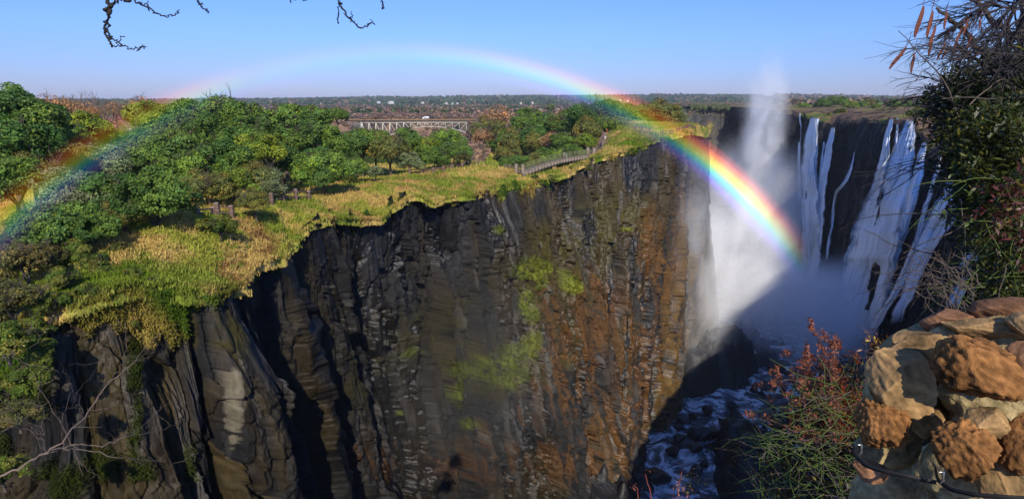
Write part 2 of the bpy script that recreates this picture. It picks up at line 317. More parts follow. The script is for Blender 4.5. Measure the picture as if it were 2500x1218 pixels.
# ---- the plateau on top of it
BK = resample([(-700,42,-0),(-400,110,0),(-150,210,0),(180,290,0),(600,290,0),(800,250,0),(1190,245,0),(1230,300,0),(1270,300,0),(1400,300,0),(1560,290,0),(1690,300,0),(1733,345,0)], NS)
B2 = np.stack([P(a, 400, d)[:2] for a, d, _ in BK])
NU = 260
uu = np.concatenate([[-.004, -.0015], np.linspace(0, 1, NU-2)**1.7])
GXY = E3[:, None, :2]*(1-uu[None, :, None])+B2[:, None, :]*uu[None, :, None]
gz = np.zeros(GXY.shape[:2]); sk = 10
gzc = ground_z(GXY[::sk, :, 0], GXY[::sk, :, 1])
for j in range(NU): gz[:, j] = np.interp(np.arange(NS), np.arange(0, NS, sk), gzc[:, j])
wE = np.exp(-np.maximum(uu, 0)*22)[None, :]
gz = gz*(1-wE)+ztop[:, None]*wE
gx, gy = GXY[..., 0], GXY[..., 1]
gz = gz+(fbm(gx/9, gy/9, 501, 4)-.5)*1.8*(1-wE*.6)+(fbm(gx/1.6, gy/1.6, 511, 4)-.5)*.7
gz[:, 0] -= .9; gz[:, 1] -= .2
ej = (fbm(sE/2.5, sE*0, 551, 4)-.45)*2.6*np.interp(Epx, [-700, 420, 640], [.15, .3, 1]); ew = np.exp(-np.maximum(uu, 0)*60)[None, :]; gx = gx+nE[:, :1]*ej[:, None]*ew; gy = gy+nE[:, 1:]*ej[:, None]*ew
gpx, gpy, _ = proj(np.dstack([gx, gy, gz]))
m1 = fbm(gx/11, gy/11, 521, 4); m2 = fbm(gx/2.5, gy/2.5, 531, 4); m3 = fbm(gx/.8, gy/.8, 541, 3)
gc = np.zeros(gx.shape+(3,))+np.array((.44, .31, .09))
gc = mixa(gc, (.36, .21, .07), sm(.5, .65, m1)*blob(gpx, gpy, [(560,620,160,110),(1000,430,300,60),(900,500,120,60),(1500,330,200,60)]))
gc = mixa(gc, (.27, .27, .04), sm(.42, .62, m2+.25*(m1-.5)))
gc = mixa(gc, (.14, .19, .02), sm(.56, .66, m1+.3*(m2-.5))*.7)
gc = mixa(gc, (.24, .13, .045), blob(gpx, gpy, [(620,560,30,50,-20),(580,660,70,50),(640,600,40,40)])*sm(.4, .55, m2))
gc = mixa(gc, (.11, .16, .012), blob(gpx, gpy, [(100,640,140,90),(260,650,90,60),(330,660,70,50),(540,550,60,40),(150,700,160,60),(1400,395,150,30),(1560,350,90,16)])*sm(.35, .55, m2))
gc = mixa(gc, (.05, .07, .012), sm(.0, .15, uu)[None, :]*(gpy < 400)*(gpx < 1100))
gc *= (.75+.5*m3)[..., None]
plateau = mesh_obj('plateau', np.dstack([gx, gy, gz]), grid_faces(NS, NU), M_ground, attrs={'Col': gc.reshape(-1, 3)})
tag(plateau, kind='structure')

# ---- the far country beyond, to the horizon, with the low ridge
def far_z(x, y):
    d = np.hypot(x, y); az = np.degrees(np.arctan2(x, y))
    z = -21-3*sm(400, 1500, d)+(fbm(x/160, y/160, 601, 4)-.5)*8*sm(300, 900, d)
    ridge = np.interp(az, [-60, -30, -22, -12, 0, 12, 20, 32, 60], [-8, -8, -2, 16, 24, 34, 40, 6, 2])
    z = z+(ridge+22)*sm(2200, 5200, d)*(.75+.5*fbm(az/9, d/2000, 611, 3))+(fbm(x/500, y/500, 621, 4)-.5)*24*sm(1500, 3500, d)
    pxx = 1250+1383*np.tan(np.radians(az)); v = sm(780, 840, pxx)*sm(1260, 1190, pxx)
    return z-30*sm(330, 250, d)*(az < 12)-48*v*sm(740, 670, d)
def azpx(px): r = ray(px, 243); return math.atan2(r[0], r[1])
azs = np.concatenate([np.linspace(radians(-62), azpx(1800), 420)]); 
dd = np.geomspace(230, 11000, 420)
A_, R_ = np.meshgrid(azs, dd, indexing='ij'); 
R0 = np.interp(azs, [radians(-62), azpx(-200), azpx(1200), azpx(1600), azpx(1668), azpx(1740), azpx(1800)], [230, 240, 285, 285, 530, 620, 760])
R_ = R0[:, None]*(11000/R0[:, None])**np.linspace(0, 1, 420)[None, :]
fx, fy = R_*np.sin(A_), R_*np.cos(A_); fz = far_z(fx, fy)
def far_col(x, y):
    d = np.hypot(x, y)
    q1 = fbm(x/70, y/70, 631, 4); q2 = fbm(x/22, y/22, 641, 4); q3 = fbm(x/300, y/300, 651, 4)
    c = np.zeros(x.shape+(3,))+np.array((.24, .15, .095)); c = mixa(c, (.33, .22, .11), sm(.56, .68, q2)); c = mixa(c, (.10, .075, .055), sm(.5, .6, q1))
    return mixa(c, (.045, .07, .025), sm(.42, .56, q3*.6+q1*.4+.22*sm(2000, 3600, d)-.3*sm(1600, 900, d)))
far = mesh_obj('far_ground', np.dstack([fx, fy, fz]), grid_faces(len(azs), 420), M_ground, attrs={'Col': far_col(fx, fy).reshape(-1, 3)}); tag(far, kind='structure')

# ---- generic rock wall through top and foot points
def rock_wall(name, K, n, nt, seed, tone=1.0, amp=1.0, topcol=(.14, .10, .05), moss=0):
    """K rows: top xyz, foot xyz"""
    K = np.asarray(K, float); L = np.concatenate([[0], np.cumsum(np.linalg.norm(np.diff(K[:, :3], axis=0), axis=1))])
    s = np.linspace(0, L[-1], n); R = np.stack([np.interp(s, L, K[:, j]) for j in range(6)], 1)
    dx = np.gradient(R[:, 0]); dy = np.gradient(R[:, 1]); k = np.hanning(41); k /= k.sum()
    dx = np.convolve(np.pad(dx, 20, 'edge'), k, 'valid'); dy = np.convolve(np.pad(dy, 20, 'edge'), k, 'valid')
    nn = np.stack([dy, -dx], 1); nn /= np.linalg.norm(nn, axis=1)[:, None]
    t = np.linspace(0, 1, nt); SS, TT = np.meshgrid(s, t, indexing='ij')
    top = R[:, None, :3]; ft = R[:, None, 3:]; V = top*(1-TT[..., None])+ft*TT[..., None]
    DD = top[..., 2]-V[..., 2]; u = SS+3*(fbm(SS/14, DD/20, seed)-.5)
    a, b, x, y, e = cells(u/14, DD/60, seed+1); a2, b2, x2, y2, e2 = cells(u/4.5, DD/14+a*3, seed+5); a3, b3, x3, y3, e3 = cells(u/1.8, DD/4+a2*3, seed+9)
    dsp = 5*(a-.5)*2+3*x*(b-.5)+1.9*(a2-.5)*2+2*x2*(b2-.5)-.9*sm(.1, 0, e2)+.7*(a3-.5)*2+1.4*(fbm(SS/5, DD/5, seed+13, 4)-.5)
    dsp *= amp*(.3+.7*sm(0, 10, DD))
    V = V.copy(); V[..., :2] += nn[:, None, :]*dsp[..., None]
    V[:, 0, 2] += 0
    V[..., 2] += (((fbm(s/4, s*0, seed+21, 3)-.5)*5)[:, None]*(1-TT)**8)*amp
    c = np.zeros(V.shape); vv = (.03+.05*fbm(SS/4, DD/9, seed+31, 4)**2)*tone; c[...] = vv[..., None]*np.array([1, .93, .9])
    c = mixa(c, (.09*tone, .055*tone, .03*tone), sm(.5, .65, fbm(SS/10, DD/20, seed+41))*.6)
    c = mixa(c, topcol, sm(0, -3, DD-7*fbm(SS/4, DD/4, seed+51, 3)+1))
    if moss: c = mixa(c, (.08, .09, .02), sm(.5, .6, fbm(SS/4, DD/12, seed+61))*moss)
    o = mesh_obj(name, V, grid_faces(n, nt)[:, ::-1], M_rock, attrs={'Col': c.reshape(-1, 3), 'Rgh': np.full(V.shape[0]*V.shape[1], .85)})
    tag(o, kind='structure'); return o, V, nn, s
def W(top, foot): return (*top, *foot)
# far wall closing the gorge beyond the tip (pixels 1668..1900)
def vfoot(p, dx=0, dy=0, z=FLOOR): return (p[0]+dx, p[1]+dy, z)
fw = [P(1600, 282, 500), P(1668, 278, 530), P(1740, 277, 620), P(1800, 277, 760), P(1830, 278, 800), P(1870, 276, 840), P(1930, 274, 860)]
rock_wall('far_cliff', [W(p, vfoot(p, 4, -14)) for p in fw], 360, 110, 700, tone=1.5, amp=1.2, moss=.3)
# right-hand falls wall: runs from far to near
LIP = [(1893,273,500),(1899,272,470),(1925,272,462),(1952,276,448),(1978,284,436),(1998,294,418),(2018,302,405),(2036,306,398),(2048,294,392),(2100,292,366),(2150,291,345),(2170,292,336),(2200,294,322),(2236,294,304),(2256,330,290),(2276,362,275),(2310,392,250),(2350,420,225),(2420,440,190),(2500,430,160)]
FT = [(1893,560,520),(1899,600,480),(1925,640,455),(1945,680,425),(1950,700,408),(1950,710,392),(1960,715,380),(1975,718,372),(1990,722,362),(2010,745,335),(2035,780,312),(2045,800,300),(2060,840,282),(2085,880,262),(2110,900,246),(2130,910,235),(2180,940,215),(2240,980,190),(2330,1040,160),(2430,1100,135)]
lip3 = np.array([P(*q) for q in LIP]); ft3 = np.array([P(*q) for q in FT]); ft3[:, 2] = np.minimum(ft3[:, 2], -100); 
extra = [((100, 92, -14), (84, 100, FLOOR)), ((88, 70, -8), (74, 78, FLOOR)), ((76, 46, -5), (60, 54, FLOOR)), ((66, 24, -4), (46, 40, FLOOR)), ((55, 6, -5), (34, 32, FLOOR)), ((50, -6, -12), (30, 16, FLOOR)), ((30, -8, -16), (16, 10, FLOOR)), ((12, -2, -14), (9, 14, FLOOR)), ((6, .5, -12), (5, 12, FLOOR)), ((2, 0, -12), (1, 10, FLOOR)), ((-2, -2, -12), (-4, 7, FLOOR)), ((-4, -6, -12), (-12, -4, FLOOR))]
K = [W(a, b) for a, b in zip(lip3, ft3)]+[W(*e) for e in extra]
falls_cliff, FV, FN, FS = rock_wall('falls_cliff', K, 1100, 240, 800, tone=.22, amp=.8, topcol=(.13, .085, .05))
# its top: the dry river bed and the bank this camera stands on
TopK = np.array(K)[:, :3]
Lk = np.concatenate([[0], np.cumsum(np.linalg.norm(np.diff(TopK, axis=0), axis=1))]); ss = np.linspace(0, Lk[-1], 500)
te = np.stack([np.interp(ss, Lk, TopK[:, j]) for j in range(3)], 1)
back = np.array([(380, 1500), (600, 1500), (900, 1300), (900, 900), (800, 500), (600, 200), (400, 0), (200, -60), (60, -60), (0, -60)], float)
bt = np.linspace(0, 1, 500); bi = np.linspace(0, 1, len(back))
bk = np.stack([np.interp(bt, bi, back[:, j]) for j in (0, 1)], 1)
uu2 = np.concatenate([[-.002], np.linspace(0, 1, 160)**2])
RX = te[:, None, 0]*(1-uu2)+bk[:, None, 0]*uu2; RY = te[:, None, 1]*(1-uu2)+bk[:, None, 1]*uu2
zin = -5.5+RX*0; zin = np.where(np.hypot(RX, RY) < 150, -4, -7.5); zin = np.where((RX < 62) & (RY < 40), -5-10*sm(62, 50, RX), zin)

w2 = np.exp(-np.maximum(uu2, 0)*60)[None, :]
RZ = zin*(1-w2)+te[:, 2][:, None]*w2+(fbm(RX/9, RY/9, 821, 4)-.5)*2.2*(1-w2*.7)*(np.hypot(RX, RY) > 60)+(fbm(RX/3, RY/3, 825, 3)-.5)*.5
RZ[:, 0] -= 2
q1 = fbm(RX/14, RY/14, 831, 4); q2 = fbm(RX/3, RY/3, 841, 4)
rc = np.zeros(RX.shape+(3,))+np.array((.15, .095, .062)); rc = mixa(rc, (.05, .035, .03), sm(.5, .6, q2)); rc = mixa(rc, (.24, .17, .06), sm(.5, .62, q1)); rc = mixa(rc, (.10, .13, .03), sm(.6, .7, q1+.2*(q2-.5)))
river_bed = mesh_obj('rocky_river_bed', np.dstack([RX, RY, RZ]), grid_faces(500, 161), M_ground, attrs={'Col': rc.reshape(-1, 3)}); tag(river_bed, kind='structure')
# country behind the right bank
azr = np.linspace(azpx(1885), radians(62), 200); dr = np.geomspace(560, 11000, 200)
A2, R2 = np.meshgrid(azr, dr, indexing='ij'); hx, hy = R2*np.sin(A2), R2*np.cos(A2); hz = far_z(hx, hy)*.0-9+(far_z(hx, hy)+22)*.8*sm(1200, 3000, R2)
fr2 = mesh_obj('far_bank', np.dstack([hx, hy, hz]), grid_faces(200, 200), M_ground, attrs={'Col': far_col(hx, hy).reshape(-1, 3)}); tag(fr2, kind='structure')
# country behind the gorge end, seen through the spray
az3 = np.linspace(azpx(1790), azpx(1890), 60); d3 = np.geomspace(790, 11000, 160)
A3, R3 = np.meshgrid(az3, d3, indexing='ij'); kx, ky = R3*np.sin(A3), R3*np.cos(A3)
fr3 = mesh_obj('far_plain', np.dstack([kx, ky, far_z(kx, ky)-.3]), grid_faces(60, 160), M_ground, attrs={'Col': far_col(kx, ky).reshape(-1, 3)}); tag(fr3, kind='structure')

# ---- gorge floor: boulder bed and white water
fxx = np.linspace(-40, 330, 520); fyy = np.linspace(20, 820, 900)
FX, FY = np.meshgrid(fxx, fyy, indexing='ij')
fzz = FLOOR-2.0+(fbm(FX/14, FY/14, 901, 4)-.5)*9
ca, cb, cx_, cy_, ce = cells(FX/4, FY/4, 911); fzz += sm(.5, 0, np.hypot(cx_, cy_))*(ca**2)*4.2
pf = proj(np.dstack([FX, FY, FX*0+FLOOR])); 
fzz += 14*blob(pf[0], pf[1], [(1760,885,90,55),(1700,930,60,40)])
fzz += 10*blob(pf[0], pf[1], [(1480,1240,90,70),(1850,1150,110,110),(1790,1070,50,60)])+9*blob(pf[0], pf[1], [(1895,600,50,40)])
fzz -= 8*blob(pf[0], pf[1], [(1650,1130,80,150,-30),(1690,1050,70,60),(1720,1010,120,60,-20),(1790,980,80,40),(1830,1010,60,40),(1620,1060,40,60)])
fcol = np.zeros(FX.shape+(3,))+.012; fcol = mixa(fcol, (.022, .018, .016), fbm(FX/5, FY/5, 921))
M_bed = mat('wet boulders', attr=True, rough=.45, noise=.4, nscale=.8, bump=.4, bscale=1.2, spec=.4)
bed = mesh_obj('gorge_floor', np.dstack([FX, FY, fzz]), grid_faces(520, 900), M_bed, attrs={'Col': fcol.reshape(-1, 3)}); tag(bed, kind='structure')
def water_mat():
    m = bpy.data.materials.new('white water'); m.use_nodes = True; N = m.node_tree.nodes; L = m.node_tree.links; b = N['Principled BSDF']
    tc = N.new('ShaderNodeTexCoord'); nz = N.new('ShaderNodeTexNoise'); nz.inputs['Scale'].default_value = .11; nz.inputs['Detail'].default_value = 9; nz.inputs['Roughness'].default_value = .68; nz.inputs['Distortion'].default_value = 1.6
    cr = N.new('ShaderNodeValToRGB'); cr.color_ramp.elements[0].position = .43; cr.color_ramp.elements[0].color = (.012, .022, .028, 1); cr.color_ramp.elements[1].position = .57; cr.color_ramp.elements[1].color = (.75, .8, .85, 1)
    e = cr.color_ramp.elements.new(.5); e.color = (.10, .16, .19, 1)
    L.new(tc.outputs['Object'], nz.inputs['Vector']); L.new(nz.outputs[0], cr.inputs[0]); L.new(cr.outputs[0], b.inputs['Base Color']); b.inputs['Roughness'].default_value = .3
    bp = N.new('ShaderNodeBump'); bp.inputs['Distance'].default_value = .8; L.new(nz.outputs[0], bp.inputs['Height']); L.new(bp.outputs[0], b.inputs['Normal'])
    return m
M_water = water_mat()
wz = FLOOR-1.2+(fbm(FX/6, FY/6, 931, 4)-.5)*1.6
river = mesh_obj('river_water', np.dstack([FX, FY, wz])[::2, ::2], grid_faces(260, 450), M_water, smooth=True); tag(river, kind='structure')
# ---------------------------------------------------------------- finding a spot on the ground or on a wall
class Hit:
    def __init__(s, V, cell=4.0):
        V = np.asarray(V).reshape(-1, 3); x, y, d = proj(V); k = (d > 1) & (x > -400) & (x < 2900) & (y > -200) & (y < 1700)
        s.V = V[k]; s.x = x[k]; s.y = y[k]; s.d = d[k]; s.c = cell
        key = np.floor(s.x/cell).astype(int)*10000+np.floor(s.y/cell).astype(int)
        o = np.argsort(key, kind='stable'); s.o = o; s.k = key[o]
    def at(s, px, py):
        for r in (1, 2, 4, 8):
            ids = []
            ix, iy = int(px//s.c), int(py//s.c)
            for dx in range(-r, r+1):
                a = np.searchsorted(s.k, (ix+dx)*10000+iy-r); b = np.searchsorted(s.k, (ix+dx)*10000+iy+r, 'right'); ids.append(s.o[a:b])
            ids = np.concatenate(ids)
            if len(ids) > 3:
                q = (s.x[ids]-px)**2+(s.y[ids]-py)**2; o = ids[np.argsort(q)[:8]]
                n = o[np.argmin(s.d[o])]
                return s.V[n]
        return None
hitG = Hit(np.dstack([gx, gy, gz])); hitW = Hit(WV[::2, ::2]); hitF = Hit(FV)
rng = np.random.default_rng(7)
def rdir(n): v = rng.normal(size=(n, 3)); return v/np.linalg.norm(v, axis=1)[:, None]
def leafset(mb, cols, c, nrm, size, colr, asp=.55):
    """one folded leaf quad per centre c, facing roughly along nrm"""
    n = len(c); r = rdir(n); ax = np.cross(nrm, r); ax /= np.linalg.norm(ax, axis=1)[:, None]+1e-9; ay = np.cross(nrm, ax)
    sz = np.asarray(size)*np.ones(n); mb.quads(c, ax*(sz*asp)[:, None], ay*sz[:, None]); cols.append(np.repeat(colr, 4, 0))
# ---- crowns: unit radius about 1, leaf clusters on many lumps
def crown_mesh(name, seed, nl, leaf, pal, flat=1.05, lumps=40, mtl=None, sparse=0):
    global rng
    rng = np.random.default_rng(seed)
    mb = MB(); cols = []
    L = []
    for i in range(lumps):
        d = rdir(1)[0]; d[2] = abs(d[2])*1.1-.45 if i % 4 else d[2]*.3; r = rng.uniform(.32, .90)
        L.append((d*np.array([1, 1, flat])*r, rng.uniform(.17, .42)))
    w = np.array([l[1]**2 for l in L]); w /= w.sum()
    for (c, r), wi in zip(L, w):
        n = int(nl*wi); d = rdir(n); d[:, 2] = np.where(d[:, 2] < -.35, -d[:, 2], d[:, 2])
        # sub-clusters give the bunchy look
        k = 16; sc = rdir(k); j = rng.integers(0, k, n); dd = sc[j]*.9+d*.5; dd /= np.linalg.norm(dd, axis=1)[:, None]
        p = c+dd*(r*rng.uniform(.72, 1.08, n))[:, None]*np.array([1, 1, .85])
        base = np.array(pal[rng.integers(0, len(pal))]); cb = base*np.array([1.25, 1.1, .9])*rng.uniform(1.9, 3.6)
        cl = cb*rng.uniform(.6, 1.4, (n, 1)); yl = rng.random(n) < .05; cl[yl] *= np.array([2.2, 1.5, .8])
        nn = dd*.8+rdir(n)*.7+np.array([0, 0, .35]); nn /= np.linalg.norm(nn, axis=1)[:, None]
        leafset(mb, cols, p, nn, leaf*rng.uniform(.6, 1.3, n), cl)
    V = np.vstack(mb.V); Fc = np.vstack(mb.F); V = V/np.percentile(np.linalg.norm(V*[1, 1, 1/flat], axis=1), 96)
    me = mesh_obj(name, V, Fc, mtl or M_leaf, attrs={'Col': np.vstack(cols)}); return me
def limb_mesh(name, seed, mtl, depth=3, spread=.9, n0=4, rad=.05, bare=False, h=1.0, foot=None):
    """trunk plus limbs, unit crown centred at z=0, trunk foot far below so that it meets sloping ground"""
    rg = random.Random(seed); mb = MB()
    def grow(p, d, L, r, k):
        pts = [p]; q = Vector(p); dd = Vector(d)
        for i in range(4):
            dd = (dd+Vector((rg.uniform(-1, 1), rg.uniform(-1, 1), rg.uniform(-.4, .7)))*.22).normalized(); q = q+dd*L/4; pts.append(tuple(q))
        mb.tube(pts, np.linspace(r, r*.55, 5), 4 if k else 6)
        if k < depth:
            for _ in range(n0 if k < 2 else 3):
                f = rg.randint(2, 4); nd = (dd+Vector((rg.uniform(-1, 1), rg.uniform(-1, 1), rg.uniform(-.3, .8)))*spread).normalized()
                grow(pts[f], nd, L*rg.uniform(.5, .75), r*.55, k+1)
    mb.tube([(0, 0, -3.2 if foot is None else foot), (.03, .02, -1.2), (0, 0, -.75)] if foot is None else [(0, 0, foot), (0, 0, -.75)], [rad*1.5, rad*1.2, rad][:3 if foot is None else 2], 7)
    for _ in range(3 if not bare else 4):
        grow((0, 0, -.8), (rg.uniform(-.6, .6), rg.uniform(-.6, .6), 1), .75*h, rad*.8, 0)
    return mb.build(name, mtl)
G_dark = [(.020, .048, .010), (.030, .062, .012), (.038, .07, .012)]
G_mid = [(.040, .078, .014), (.052, .092, .014), (.034, .070, .018)]
G_lime = [(.055, .085, .010), (.070, .095, .010), (.045, .078, .010)]
G_bush = [(.026, .046, .007), (.036, .054, .008), (.045, .052, .010)]
G_oliv = [(.055, .065, .014), (.048, .062, .018), (.068, .066, .016)]
G_grey = [(.055, .080, .040), (.065, .085, .045)]
G_brwn = [(.14, .085, .045), (.17, .105, .05), (.11, .08, .05)]
M_twig = mat('dry twigs', col=(.20, .145, .11), rough=.9, noise=.3, nscale=4, spec=.05)
kinds = {}
def add_kind(k, name, seeds, nl, leaf, pal, **kw):
    L = []
    for s in seeds:
        root = empty(name); cr = crown_mesh('crown', s, nl, leaf, pal, **kw); tr = limb_mesh('trunk', s, M_bark, foot=-1.05 if name == 'bush' else None); cr.parent = root; tr.parent = root; L.append([root, False])
    kinds[k] = L
add_kind('dark', 'broadleaf_tree', (1, 2, 3), 26000, .037, G_dark)
add_kind('mid', 'broadleaf_tree', (4, 5, 6), 26000, .037, G_mid)
add_kind('lime', 'broadleaf_tree', (7, 8), 24000, .038, G_lime)
add_kind('olive', 'broadleaf_tree', (9, 10), 17000, .036, G_oliv)
add_kind('grey', 'broadleaf_tree', (11, 12), 18000, .036, G_grey)
add_kind('brown', 'dry_tree', (13, 14), 3000, .045, G_brwn, flat=.7)
add_kind('bush', 'bush', (15, 16, 18), 9000, .055, G_bush, lumps=18)
add_kind('shrub', 'bush', (17, 19), 8000, .05, [(.035, .040, .012), (.045, .042, .014), (.030, .036, .012)], lumps=18)
bare = []
for s in (21, 22):
    root = empty('bare_tree'); t = limb_mesh('trunk', s, M_twig, depth=3, n0=4, rad=.035, spread=1.0); t.parent = root; bare.append([root, False])
kinds['bare'] = bare
# smaller copies of the crown for the dry trees: show their twigs
for r, _ in kinds['brown']:
    t = limb_mesh('branches', hash(r.name) % 97, M_twig, depth=3, n0=4, rad=.03, spread=1.0); t.parent = r
rt = random.Random(5)
def plant(kind, px, py, d, rpx, label, cat='tree', group='trees on the plateau', rz=1.0, sink=0):
    L = kinds[kind]; i = rt.randrange(len(L)); root, used = L[i]
    o = root if not used else copy_tree(root); L[i][1] = True
    if py > 325 and 0 < px < 1240 and cat == 'tree':
        q = hitG.at(px, py+rpx*.95)
        if q is not None: d = min(d, float(np.hypot(q[0], q[1])))
    if 1190 < px < 1680 and cat == 'tree' and py > 265: rpx *= 1.25
    p = P(px, py, d); s = rpx*d/FPX*(1.12 if kind in ('dark','mid','lime','olive','grey') else 1)
    o.location = tuple(p); o.rotation_euler = (0, 0, rt.uniform(0, 6.28)); o.scale = (s, s, s*rz)
    o.name = root.name.split('.')[0]
    tag(o, label, cat, group); return o
TR = [
('brown',120,262,175,32,'reddish dry tree just right of the tall dark tree at the left edge'),
('brown',165,262,180,30,'dry brown tree, second of the row above the green trees at upper left'),
('bare',222,262,175,34,'pale leafless tree above the bright green tree at upper left'),
('bare',268,272,168,26,'leafless tree with white twigs above the dry brown bush at upper left'),
('bare',305,272,165,34,'leafless pale forked tree standing over the bare ochre slope'),
('brown',345,262,185,30,'dry russet tree just left of the yellow-topped tree'),
('bare',240,265,190,34,'grey leafless tree, middle of the dry row on the left skyline'),
('bare',190,262,186,30,'leafless tree left of the middle of the dry row on the left skyline'),
('brown',278,268,200,28,'brown dry tree behind the pale forked leafless tree'),
('brown',210,275,165,26,'low brown dry tree behind the bright green tree at upper left'),
('dark',48,300,100,72,'tall dark green tree filling the upper left corner of the forest'),
('dark',25,365,88,66,'dark glossy tree below the tallest one at the left edge'),
('dark',95,300,104,44,'narrow dark crown leaning right of the tallest tree at the left edge'),
('lime',200,312,120,46,'bright green rounded tree under the dry row at upper left'),
('mid',165,345,112,42,'mid green tree directly below the dry brown row at upper left'),
('mid',120,360,104,46,'mid green tree beside the dark glossy tree at the left edge'),
('olive',90,425,84,52,'olive tree in the yellow band of the rainbow at left'),
('mid',30,440,76,52,'green tree low at the left edge above the rainbow foot'),
('olive',170,400,96,50,'yellowish olive tree crossed by the rainbow at left'),
('lime',385,290,140,52,'tree with a bright yellow-green top against the ochre slope'),
('mid',350,345,122,42,'mid green tree under the yellow-topped tree'),
('lime',275,345,122,34,'small bright green tree at the foot of the ochre slope'),
('grey',235,410,98,58,'grey-green tree just inside the blue edge of the rainbow'),
('mid',300,400,106,58,'green tree between the rainbow and the forest heart'),
('grey',175,470,82,62,'bluish green tree low inside the rainbow at left'),
('dark',255,470,86,56,'deep green tree above the shaded hollow at left'),
('mid',130,545,68,60,'green tree lowest at left above the viny slope'),
('dark',215,555,70,48,'dark tree shading the hollow left of the dry grass'),
('olive',300,525,76,40,'olive bush-like tree above the dry grass at left'),
('mid',545,290,128,74,'tallest rounded tree in the middle of the left forest'),
('dark',500,320,120,50,'dark tree leaning left of the tallest middle tree'),
('mid',460,300,134,50,'mid green tree left behind the tallest middle tree'),
('mid',430,360,112,58,'green tree in front and left of the tallest middle tree'),
('dark',600,330,118,54,'dark shoulder of forest right below the tallest middle tree'),
('dark',370,480,82,74,'broad dark green tree standing right over the dry grass'),
('mid',440,420,94,56,'mid green tree behind the broad dark tree over the grass'),
('olive',510,455,84,48,'olive tree over the near stone fence'),
('lime',565,445,86,46,'bright yellow-green tree above the right end of the near stone fence'),
('dark',550,390,98,56,'dark tree behind the bright yellow-green one near the stone fence'),
('lime',640,360,108,50,'yellow-green tree at the outer edge of the left forest'),
('olive',630,430,92,46,'olive green tree right of the bright one near the fence'),
('olive',620,490,78,34,'straggly grey-olive tree between the two stone fences'),
('grey',655,450,90,36,'thin grey-green tree left of the path with the second fence'),
('mid',690,310,150,62,'large mid green tree left of the steel bridge'),
('mid',760,290,160,46,'tree with a domed top just left of the steel bridge'),
('dark',725,340,132,56,'dark tree under the domed tree left of the steel bridge'),
('dark',690,395,118,46,'deep green tree behind the second stone fence'),
('mid',790,415,108,58,'round even-crowned tree right of the second stone fence'),
('mid',800,350,134,52,'green tree below and left of the steel bridge end'),
('dark',770,390,122,40,'dark tree peeking over the round even-crowned tree'),
('mid',822,280,225,24,'small isolated green tree touching the left end of the steel bridge'),
('mid',880,350,150,54,'green tree directly below the left end of the steel bridge'),
('lime',915,345,156,38,'lighter green tree under the left span of the steel bridge'),
('mid',860,410,126,32,'green tree right of the round even-crowned one'),
('olive',950,360,148,48,'open olive tree with many bare grey stems'),
('mid',1000,347,172,42,'green tree under the middle of the steel bridge'),
('lime',1035,360,172,34,'yellow-flecked tree below the steel arch'),
('mid',1090,345,190,40,'dense green tree in front of the right foot of the steel arch'),
('mid',1120,370,178,34,'green tree right below the end of the steel arch'),
('dark',1060,385,160,32,'dark tree behind the low path fence in the middle'),
('grey',1000,395,148,30,'greyish tree beside the open tree with bare stems'),
('shrub',1130,385,172,24,'low olive bush at the right end of the middle forest'),
('grey',915,420,128,20,'small palm-like bush below the open tree with bare stems'),
('mid',1230,345,270,30,'hazy tree on the far side of the chasm left of the footbridge'),
('olive',1265,345,250,34,'olive tree above the chasm left of the footbridge'),
('olive',1240,375,245,26,'olive tree hanging low over the chasm left of the footbridge'),
('mid',1290,300,262,34,'rounded green tree behind the chasm, left of the line of four'),
('mid',1340,305,255,34,'rounded green tree behind the chasm above the footbridge'),
('olive',1300,350,240,26,'olive tree on the shaded rock above the footbridge'),
('dark',1325,385,230,24,'dark tree at the bottom of the chasm behind the footbridge'),
('dark',1310,340,244,30,'dark green tree over the shaded rock behind the footbridge'),
('brown',1345,345,236,24,'brown bush clinging to the bare rock behind the footbridge'),
('mid',1375,345,232,26,'green tree beside the bare rock behind the footbridge'),
('mid',1400,360,224,26,'bright tree between the bare rock and the stairs'),
('mid',1395,300,245,34,'green tree on the ridge left of the stairs'),
('dark',1435,285,240,34,'dark tree at the foot of the leafless tall tree'),
('olive',1440,315,228,32,'grey-olive tree just left of the stairs'),
('lime',1430,345,220,20,'bright bush left of the stairs on the knife edge'),
('dark',1490,275,238,32,'dark pointed tree right above the stairs'),
('mid',1530,280,236,32,'green tree right of the dark pointed tree above the stairs'),
('lime',1510,308,222,24,'bright bush low above the grass right of the stairs'),
('lime',1550,295,232,26,'yellow-green tree where the rainbow lands on the ridge'),
('olive',1585,278,242,34,'orange-tinted olive tree under the rainbow on the ridge'),
('olive',1625,278,262,30,'olive tree right of the orange-tinted one on the ridge'),
('grey',1650,285,280,20,'last greyish tree at the right end of the ridge'),
('olive',1200,320,262,34,'hazy olive tree at the left rim of the chasm beyond the middle fence'),
('brown',1215,290,280,34,'russet tree on the skyline side of the chasm, left of the rounded trees'),
('brown',1180,330,275,30,'grey-brown tree right of the end of the steel bridge'),
('mid',1250,400,215,26,'green tree deep in the chasm beyond the left footbridge post'),
('olive',1290,400,210,28,'olive tree deep in the chasm under the footbridge mesh'),
('mid',1360,385,212,26,'green tree deep in the chasm right behind the two walkers'),
('dark',1400,378,205,24,'dark tree in the chasm near the right end of the footbridge'),
('olive',1370,300,250,30,'olive tree between the rounded tree and the ridge above the footbridge'),
('mid',1470,300,232,24,'green tree filling the gap just left of the stair top'),
('mid',1600,300,246,26,'low green tree below the orange-tinted one on the ridge'),
('bare',1450,248,236,26,'tall leafless tree standing alone above the stairs'),
]
for r in TR: plant(*r[:5], r[5])
